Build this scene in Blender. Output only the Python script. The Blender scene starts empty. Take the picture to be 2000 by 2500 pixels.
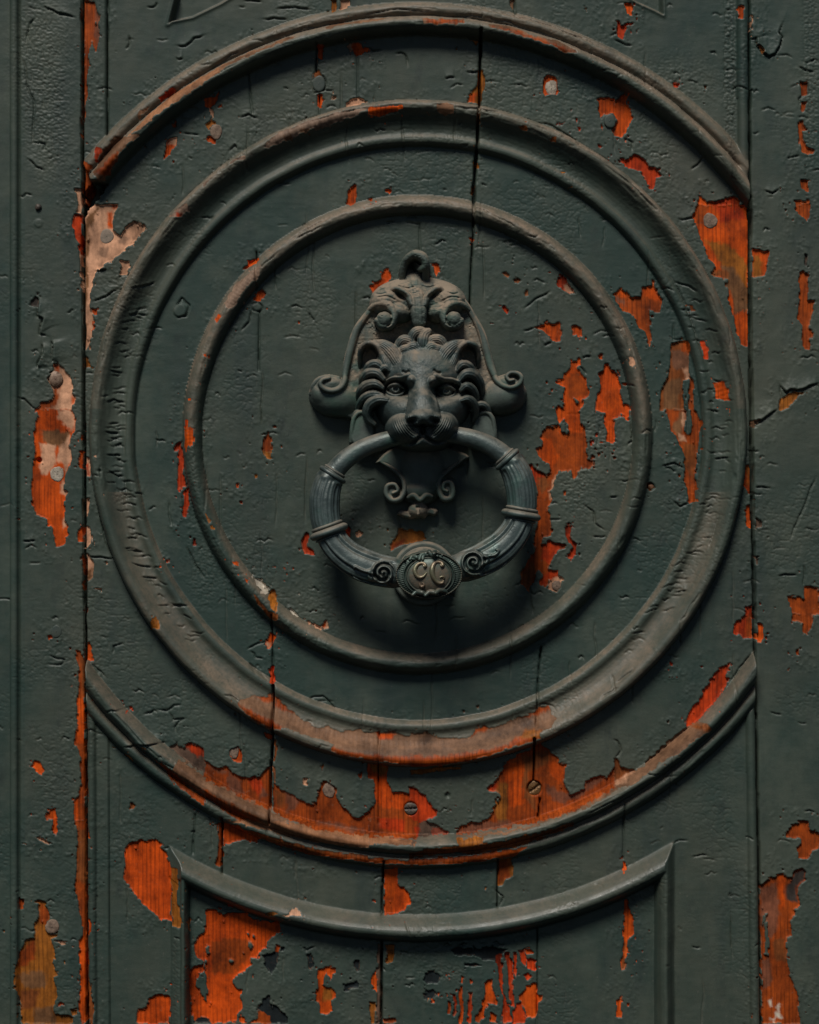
import bpy, math
import numpy as np

# ------------------------------------------------------------------ camera, sky, sun, exposure
SC = 0.0003            # metres per photograph pixel on the door face
DIST = 1.7             # camera distance
scene = bpy.context.scene
cam_d = bpy.data.cameras.new('camera')
cam = bpy.data.objects.new('camera', cam_d)
scene.collection.objects.link(cam)
cam.location = (0, -DIST, 0)
cam.rotation_euler = (math.radians(90), 0, 0)
cam_d.sensor_fit = 'VERTICAL'
cam_d.sensor_height = 24
cam_d.lens = 24 * DIST / (2500 * SC)
cam_d.clip_start = 0.05
cam_d.clip_end = 100
scene.camera = cam

SUN_DIR = np.array([-0.26, -1.0, 1.38])
SUN_DIR = SUN_DIR / np.linalg.norm(SUN_DIR)
elev = math.asin(SUN_DIR[2])
azim = math.atan2(SUN_DIR[0], SUN_DIR[1])
world = bpy.data.worlds.new("World")
scene.world = world
world.use_nodes = True
wn = world.node_tree
wn.nodes.clear()
sky = wn.nodes.new('ShaderNodeTexSky')
sky.sky_type = 'NISHITA'
sky.sun_disc = False
sky.air_density = 0.55
sky.dust_density = 0.4
sky.sun_elevation = elev
sky.sun_rotation = azim
bg = wn.nodes.new('ShaderNodeBackground')
bg.inputs['Strength'].default_value = 0.05
wo = wn.nodes.new('ShaderNodeOutputWorld')
wn.links.new(sky.outputs[0], bg.inputs[0])
wn.links.new(bg.outputs[0], wo.inputs[0])
sun_d = bpy.data.lights.new('sun', 'SUN')
sun_d.energy = 5.0
sun_d.angle = math.radians(20)
sun_d.color = (1.0, 0.96, 0.90)
sun = bpy.data.objects.new('sun', sun_d)
scene.collection.objects.link(sun)
from mathutils import Vector
sun.rotation_euler = Vector(SUN_DIR.tolist()).to_track_quat('Z', 'Y').to_euler()
sun.location = (-0.5, -2, 2)
scene.view_settings.view_transform = 'Standard'
scene.view_settings.look = 'None'
scene.view_settings.gamma = 1
scene.view_settings.use_curve_mapping = False
scene.view_settings.exposure = -0.48

# ------------------------------------------------------------------ numeric helpers
rng = np.random.default_rng(11)
_LAT = rng.uniform(-1, 1, (8, 256, 256))

def vnoise(x, y, seed=0):
    L = _LAT[seed % 8]
    x = x + 37.3 * seed; y = y + 91.7 * seed
    xi = np.floor(x).astype(np.int64); yi = np.floor(y).astype(np.int64)
    fx = x - xi; fy = y - yi
    fx = fx * fx * (3 - 2 * fx); fy = fy * fy * (3 - 2 * fy)
    x0 = xi & 255; x1 = (xi + 1) & 255; y0 = yi & 255; y1 = (yi + 1) & 255
    a = L[y0, x0] * (1 - fx) + L[y0, x1] * fx
    b = L[y1, x0] * (1 - fx) + L[y1, x1] * fx
    return a * (1 - fy) + b * fy

def fbm(x, y, seed=0, oct=3):
    s = 0; a = 1.0; t = 0
    for i in range(oct):
        s = s + a * vnoise(x, y, seed + i); t += a
        x = x * 2.03; y = y * 2.03; a *= 0.5
    return s / t

def cellnoise(x, y, seed=0):
    L = _LAT[seed % 8]
    return L[(np.floor(y).astype(np.int64) + 13 * seed) & 255, (np.floor(x).astype(np.int64) + 29 * seed) & 255]

def voronoi(x, y, seed=0):
    xi = np.floor(x).astype(np.int64); yi = np.floor(y).astype(np.int64)
    F1 = np.full(x.shape, 9.0); F2 = np.full(x.shape, 9.0)
    cx = np.zeros(x.shape); cy = np.zeros(x.shape); cid = np.zeros(x.shape)
    A = _LAT[seed % 8]; B = _LAT[(seed + 3) % 8]; Cc = _LAT[(seed + 5) % 8]
    for dy in (-1, 0, 1):
        for dx in (-1, 0, 1):
            gx = (xi + dx); gy = (yi + dy)
            px = gx + 0.5 + 0.45 * A[gy & 255, gx & 255]
            py = gy + 0.5 + 0.45 * B[gy & 255, gx & 255]
            d = np.hypot(px - x, py - y)
            m = d < F1
            F2 = np.where(m, F1, np.minimum(F2, d))
            cx = np.where(m, px, cx); cy = np.where(m, py, cy)
            cid = np.where(m, Cc[gy & 255, gx & 255], cid)
            F1 = np.where(m, d, F1)
    return F1, F2, x - cx, y - cy, cid

def sstep(a, b, x):
    t = np.clip((x - a) / (b - a), 0, 1)
    return t * t * (3 - 2 * t)

def smax(a, b, k):
    h = np.clip(0.5 + 0.5 * (a - b) / k, 0, 1)
    return b + (a - b) * h + k * h * (1 - h)

def poly_sd(P, X, Y):
    """signed distance, positive inside"""
    P = np.asarray(P, float)
    n = len(P)
    ins = np.zeros(X.shape, bool)
    best = np.full(X.shape, 1e9)
    for i in range(n):
        ax, ay = P[i]; bx, by = P[(i + 1) % n]
        ex, ey = bx - ax, by - ay
        l2 = ex * ex + ey * ey + 1e-9
        t = np.clip(((X - ax) * ex + (Y - ay) * ey) / l2, 0, 1)
        d = (X - ax - t * ex) ** 2 + (Y - ay - t * ey) ** 2
        best = np.minimum(best, d)
        if ay != by:
            c = ((ay > Y) != (by > Y)) & (X < ex * (Y - ay) / ey + ax)
            ins ^= c
    d = np.sqrt(best)
    return np.where(ins, d, -d)

def line_dist(P, X, Y):
    """distance to a polyline, side (positive above), parameter 0..1"""
    P = np.asarray(P, float)
    best = np.full(X.shape, 1e9); side = np.zeros(X.shape); par = np.zeros(X.shape)
    n = len(P) - 1
    for i in range(n):
        ax, ay = P[i]; bx, by = P[i + 1]
        ex, ey = bx - ax, by - ay
        l2 = ex * ex + ey * ey + 1e-9
        t = np.clip(((X - ax) * ex + (Y - ay) * ey) / l2, 0, 1)
        d = (X - ax - t * ex) ** 2 + (Y - ay - t * ey) ** 2
        m = d < best
        best = np.where(m, d, best)
        s = ex * (Y - ay) - ey * (X - ax)
        side = np.where(m, -np.sign(s), side)
        par = np.where(m, (i + t) / n, par)
    return np.sqrt(best), side, par

def S2W(px, py, dep_mm=0.0, dref=0.0):
    """photo pixel -> world point at the given depth (mm) in front of the door"""
    f = (DIST - dref * 0.001) / DIST
    return ((px - 1000) * SC * f, -dep_mm * 0.001, (1250 - py) * SC * f)

# ------------------------------------------------------------------ object helpers
def make_mesh(name, co, quads=None, mat=None, parent=None, tris=None, attrs=None, smooth=True, sharp=False):
    me = bpy.data.meshes.new(name)
    co = np.asarray(co, np.float32)
    me.vertices.add(len(co))
    me.vertices.foreach_set('co', co.ravel())
    idx = []; starts = []; c = 0
    if quads is not None and len(quads):
        q = np.asarray(quads, np.int32)
        idx.append(q.ravel()); starts.append(np.arange(len(q)) * 4); c = 4 * len(q)
    if tris is not None and len(tris):
        t = np.asarray(tris, np.int32)
        idx.append(t.ravel()); starts.append(np.arange(len(t)) * 3 + c)
    idx = np.concatenate(idx).astype(np.int32); starts = np.concatenate(starts).astype(np.int32)
    me.loops.add(len(idx))
    me.loops.foreach_set('vertex_index', idx)
    me.polygons.add(len(starts))
    me.polygons.foreach_set('loop_start', starts)
    me.polygons.foreach_set('use_smooth', np.full(len(starts), smooth, dtype=bool))
    if attrs:
        for k, v in attrs.items():
            v = np.asarray(v, np.float32)
            if v.ndim == 1:
                a = me.attributes.new(k, 'FLOAT', 'POINT')
                a.data.foreach_set('value', v)
            else:
                a = me.attributes.new(k, 'FLOAT_VECTOR', 'POINT')
                a.data.foreach_set('vector', v.ravel())
    me.update(calc_edges=True)
    if mat: me.materials.append(mat)
    o = bpy.data.objects.new(name, me)
    scene.collection.objects.link(o)
    if parent: o.parent = parent
    return o

def thing(name, label, cat, loc=(0, 0, 0)):
    o = bpy.data.objects.new(name, None)
    scene.collection.objects.link(o)
    o.empty_display_size = 0.05
    o.location = loc
    o['label'] = label; o['category'] = cat
    return o

def grid_quads(nv, nu, closed_u=False, closed_v=False):
    """nv rows of nu vertices"""
    iv = np.arange(nv if closed_v else nv - 1); iu = np.arange(nu if closed_u else nu - 1)
    V, U = np.meshgrid(iv, iu, indexing='ij')
    V2 = (V + 1) % nv; U2 = (U + 1) % nu
    return np.stack([V * nu + U, V * nu + U2, V2 * nu + U2, V2 * nu + U], -1).reshape(-1, 4)

# ------------------------------------------------------------------ materials
class NT:
    def __init__(s, name):
        s.m = bpy.data.materials.new(name); s.m.use_nodes = True
        s.t = s.m.node_tree; s.t.nodes.clear()
        s.out = s.n('ShaderNodeOutputMaterial'); s.b = s.n('ShaderNodeBsdfPrincipled')
        s.l(s.b.outputs[0], s.out.inputs[0])
    def n(s, typ, **kw):
        nd = s.t.nodes.new(typ)
        for k, v in kw.items(): setattr(nd, k, v)
        return nd
    def l(s, a, b): s.t.links.new(a, b)
    def val(s, sock, v):
        if isinstance(v, bpy.types.NodeSocket): s.l(v, sock)
        else: sock.default_value = v
    def math(s, op, a, b=None, c=None, clamp=False):
        nd = s.n('ShaderNodeMath', operation=op, use_clamp=clamp)
        s.val(nd.inputs[0], a)
        if b is not None: s.val(nd.inputs[1], b)
        if c is not None: s.val(nd.inputs[2], c)
        return nd.outputs[0]
    def mix(s, f, a, b, mode='MIX'):
        nd = s.n('ShaderNodeMix', data_type='RGBA', blend_type=mode, clamp_factor=True)
        s.val(nd.inputs[0], f)
        for i, v in ((6, a), (7, b)):
            if isinstance(v, tuple): v = (*v, 1) if len(v) == 3 else v
            s.val(nd.inputs[i], v)
        return nd.outputs[2]
    def rng(s, v, a, b, c=0.0, d=1.0):
        nd = s.n('ShaderNodeMapRange', clamp=True)
        s.val(nd.inputs[0], v)
        nd.inputs[1].default_value = a; nd.inputs[2].default_value = b
        nd.inputs[3].default_value = c; nd.inputs[4].default_value = d
        return nd.outputs[0]
    def attr(s, name, vec=False):
        nd = s.n('ShaderNodeAttribute', attribute_name=name)
        return nd.outputs['Vector'] if vec else nd.outputs['Fac']
    def noise(s, scale, detail=4, rough=0.55, vecscale=None):
        nd = s.n('ShaderNodeTexNoise')
        nd.inputs['Scale'].default_value = scale
        nd.inputs['Detail'].default_value = detail
        nd.inputs['Roughness'].default_value = rough
        tc = s.n('ShaderNodeTexCoord')
        if vecscale:
            mp = s.n('ShaderNodeMapping'); mp.inputs['Scale'].default_value = vecscale
            s.l(tc.outputs['Object'], mp.inputs[0]); s.l(mp.outputs[0], nd.inputs['Vector'])
        else:
            s.l(tc.outputs['Object'], nd.inputs['Vector'])
        return nd.outputs['Fac']
    def bump(s, h, strength, dist, prev=None):
        nd = s.n('ShaderNodeBump')
        nd.inputs['Strength'].default_value = strength
        nd.inputs['Distance'].default_value = dist
        s.l(h, nd.inputs['Height'])
        if prev is not None: s.l(prev, nd.inputs['Normal'])
        return nd.outputs[0]

def mat_door():
    n = NT('flaking_painted_wood')
    peel = n.attr('peel'); bcol = n.attr('barecol', True); dust = n.attr('dust'); tone = n.attr('tone')
    big = n.noise(22, 5, 0.6)
    mid = n.noise(120, 5, 0.62)
    fine = n.noise(900, 4, 0.6, (1, 1, 2.6))
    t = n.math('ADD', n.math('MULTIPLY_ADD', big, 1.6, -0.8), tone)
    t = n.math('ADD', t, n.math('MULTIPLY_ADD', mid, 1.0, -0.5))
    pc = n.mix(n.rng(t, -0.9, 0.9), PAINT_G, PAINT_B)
    pc = n.mix(n.rng(fine, 0.3, 0.75, 0.0, 0.45), pc, (0.018, 0.021, 0.020))
    stain = n.noise(60, 6, 0.7, (1, 1, 0.45))
    pc = n.mix(n.rng(stain, 0.56, 0.72, 0.0, 0.5), pc, (0.016, 0.022, 0.022))
    fade = n.noise(13, 6, 0.68, (1, 1, 0.7))
    pc = n.mix(n.rng(fade, 0.50, 0.72, 0.0, 0.55), pc, (0.080, 0.094, 0.070))
    grime = n.noise(17, 6, 0.66, (1.3, 1, 0.35))
    pc = n.mix(n.rng(grime, 0.52, 0.70, 0.0, 0.55), pc, (0.017, 0.030, 0.028))
    speck = n.noise(420, 2, 0.5)
    pc = n.mix(n.rng(speck, 0.70, 0.78, 0.0, 0.35), pc, (0.12, 0.115, 0.095))
    dn = n.noise(260, 5, 0.7)
    df = n.math('MULTIPLY', dust, n.rng(dn, 0.30, 0.62, 0.35, 1.0), clamp=True)
    pc = n.mix(df, pc, DUSTC)
    # wood under the paint
    gr = n.noise(1, 4, 0.6, (1500, 1, 22))
    tcw = n.n('ShaderNodeTexCoord'); mpw = n.n('ShaderNodeMapping'); mpw.inputs['Scale'].default_value = (1, 1, 0.10)
    n.l(tcw.outputs['Object'], mpw.inputs[0])
    wv = n.n('ShaderNodeTexWave', wave_type='BANDS', bands_direction='X', wave_profile='SIN')
    n.l(mpw.outputs[0], wv.inputs['Vector'])
    wv.inputs['Scale'].default_value = 96; wv.inputs['Distortion'].default_value = 8.5
    wv.inputs['Detail'].default_value = 3; wv.inputs['Detail Scale'].default_value = 0.9; wv.inputs['Detail Roughness'].default_value = 0.6
    lines = n.rng(wv.outputs['Fac'], 0.0, 0.45, 0.66, 1.0)
    gmod = n.noise(30, 3, 0.6)
    lines = n.math('MAXIMUM', lines, n.rng(gmod, 0.40, 0.58, 0.5, 0.97))
    g = n.math('MULTIPLY', n.rng(gr, 0.32, 0.60, 0.80, 1.08), lines)
    sep = n.n('ShaderNodeSeparateXYZ'); n.l(bcol, sep.inputs[0])
    ratio = n.math('DIVIDE', sep.outputs[2], n.math('MAXIMUM', sep.outputs[0], 0.01))
    smoothf = n.rng(ratio, 0.10, 0.24, 0.0, 0.85)          # old primer and dusty wear show little grain
    g = n.math('ADD', n.math('MULTIPLY', g, n.math('SUBTRACT', 1.0, smoothf)), smoothf)
    dirt = n.noise(48, 7, 0.70, (1, 1, 0.6))
    dirt2 = n.noise(190, 5, 0.7)
    g = n.math('MULTIPLY', g, n.rng(dirt, 0.38, 0.66, 1.12, 0.30))
    g = n.math('MULTIPLY', g, n.rng(dirt2, 0.35, 0.7, 1.08, 0.72))
    vm = n.n('ShaderNodeVectorMath', operation='SCALE'); n.l(bcol, vm.inputs[0]); n.l(g, vm.inputs['Scale'])
    ws = n.noise(300, 4, 0.7)
    wc2 = n.mix(n.rng(ws, 0.64, 0.74, 0.0, 0.35), vm.outputs[0], (0.24, 0.13, 0.075))
    wob = n.math('MULTIPLY_ADD', n.noise(1500, 3, 0.6), 3.0, -1.5)
    f = n.rng(n.math('ADD', peel, wob), -0.7, 0.7)
    # a thin pale primer rim right at the break
    rim = n.math('MULTIPLY', n.rng(peel, -0.5, 0.8), n.rng(peel, 3.2, 1.4))
    wc3 = n.mix(n.math('MULTIPLY', rim, n.rng(mid, 0.52, 0.64, 0.0, 0.3)), wc2, (0.34, 0.19, 0.11))
    col = n.mix(f, pc, wc3)
    n.l(col, n.b.inputs['Base Color'])
    n.l(n.math('ADD', n.math('MULTIPLY', f, 0.08), n.math('SUBTRACT', n.rng(mid, 0.3, 0.7, 0.47, 0.63), n.math('MULTIPLY', n.attr('rubbed'), 0.10))), n.b.inputs['Roughness'])
    n.l(n.math('ADD', n.math('MULTIPLY_ADD', f, -0.20, 0.34), n.math('MULTIPLY', n.attr('rubbed'), 0.14)), n.b.inputs['Specular IOR Level'])
    b1 = n.bump(fine, 0.13, 0.0006)
    wr = n.noise(1, 5, 0.65, (170, 1, 520))
    b2 = n.bump(wr, 0.05, 0.0016, b1)
    b3 = n.bump(gr, 0.25, 0.0006, None)
    mx = n.n('ShaderNodeMix', data_type='VECTOR')
    n.l(f, mx.inputs[0]); n.l(b2, mx.inputs[4]); n.l(b3, mx.inputs[5])
    n.l(mx.outputs[1], n.b.inputs['Normal'])
    return n.m

PAINT_G = (0.023, 0.047, 0.037)
PAINT_B = (0.064, 0.073, 0.052)
DUSTC = (0.205, 0.150, 0.105)

WEARC = (0.150, 0.165, 0.140)
def mat_bronze(name, base, dustc, dust_amt, metal=0.55, rough=0.42, warm=None):
    n = NT(name)
    a = n.noise(90, 6, 0.65); b = n.noise(520, 4, 0.6); c = n.noise(38, 4, 0.6)
    col = n.mix(n.rng(a, 0.35, 0.68), base, tuple(x * 1.8 for x in base))
    col = n.mix(n.rng(c, 0.52, 0.68, 0, 0.6), col, (base[0] * 0.9, base[1] * 1.6, base[2] * 1.35))
    if warm: col = n.mix(n.rng(b, 0.35, 0.6), col, warm)
    gp = n.n('ShaderNodeNewGeometry')
    col = n.mix(n.math('MULTIPLY', n.rng(gp.outputs['Pointiness'], 0.53, 0.62, 0.0, 0.7), n.rng(b, 0.32, 0.55)), col, WEARC)
    geo = n.n('ShaderNodeNewGeometry'); sp = n.n('ShaderNodeSeparateXYZ')
    n.l(geo.outputs['Normal'], sp.inputs[0])
    up = n.rng(sp.outputs[2], 0.10, 0.75)
    dn = n.math('MULTIPLY', n.math('MULTIPLY', up, n.rng(a, 0.34, 0.6)), dust_amt)
    da = n.attr('dust')
    dn = n.math('ADD', dn, n.math('MULTIPLY', da, n.rng(b, 0.3, 0.6, 0.4, 1.0)), clamp=True)
    col = n.mix(dn, col, dustc)
    n.l(col, n.b.inputs['Base Color'])
    n.l(n.math('MULTIPLY', n.math('SUBTRACT', 1.0, dn), metal), n.b.inputs['Metallic'])
    n.l(n.math('ADD', n.math('MULTIPLY', dn, 0.35), n.rng(a, 0.3, 0.7, rough - 0.06, rough + 0.14)), n.b.inputs['Roughness'])
    b1 = n.bump(b, 0.35, 0.0006)
    n.l(n.bump(n.noise(2200, 3, 0.6), 0.2, 0.0003, b1), n.b.inputs['Normal'])
    return n.m

def mat_plain(name, c1, c2, scale=400, rough=0.7, metal=0.0, bump=0.5):
    n = NT(name)
    a = n.noise(scale, 5, 0.65)
    n.l(n.mix(n.rng(a, 0.35, 0.65), c1, c2), n.b.inputs['Base Color'])
    n.b.inputs['Roughness'].default_value = rough
    n.b.inputs['Metallic'].default_value = metal
    n.l(n.bump(a, bump, 0.0008), n.b.inputs['Normal'])
    return n.m
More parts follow.
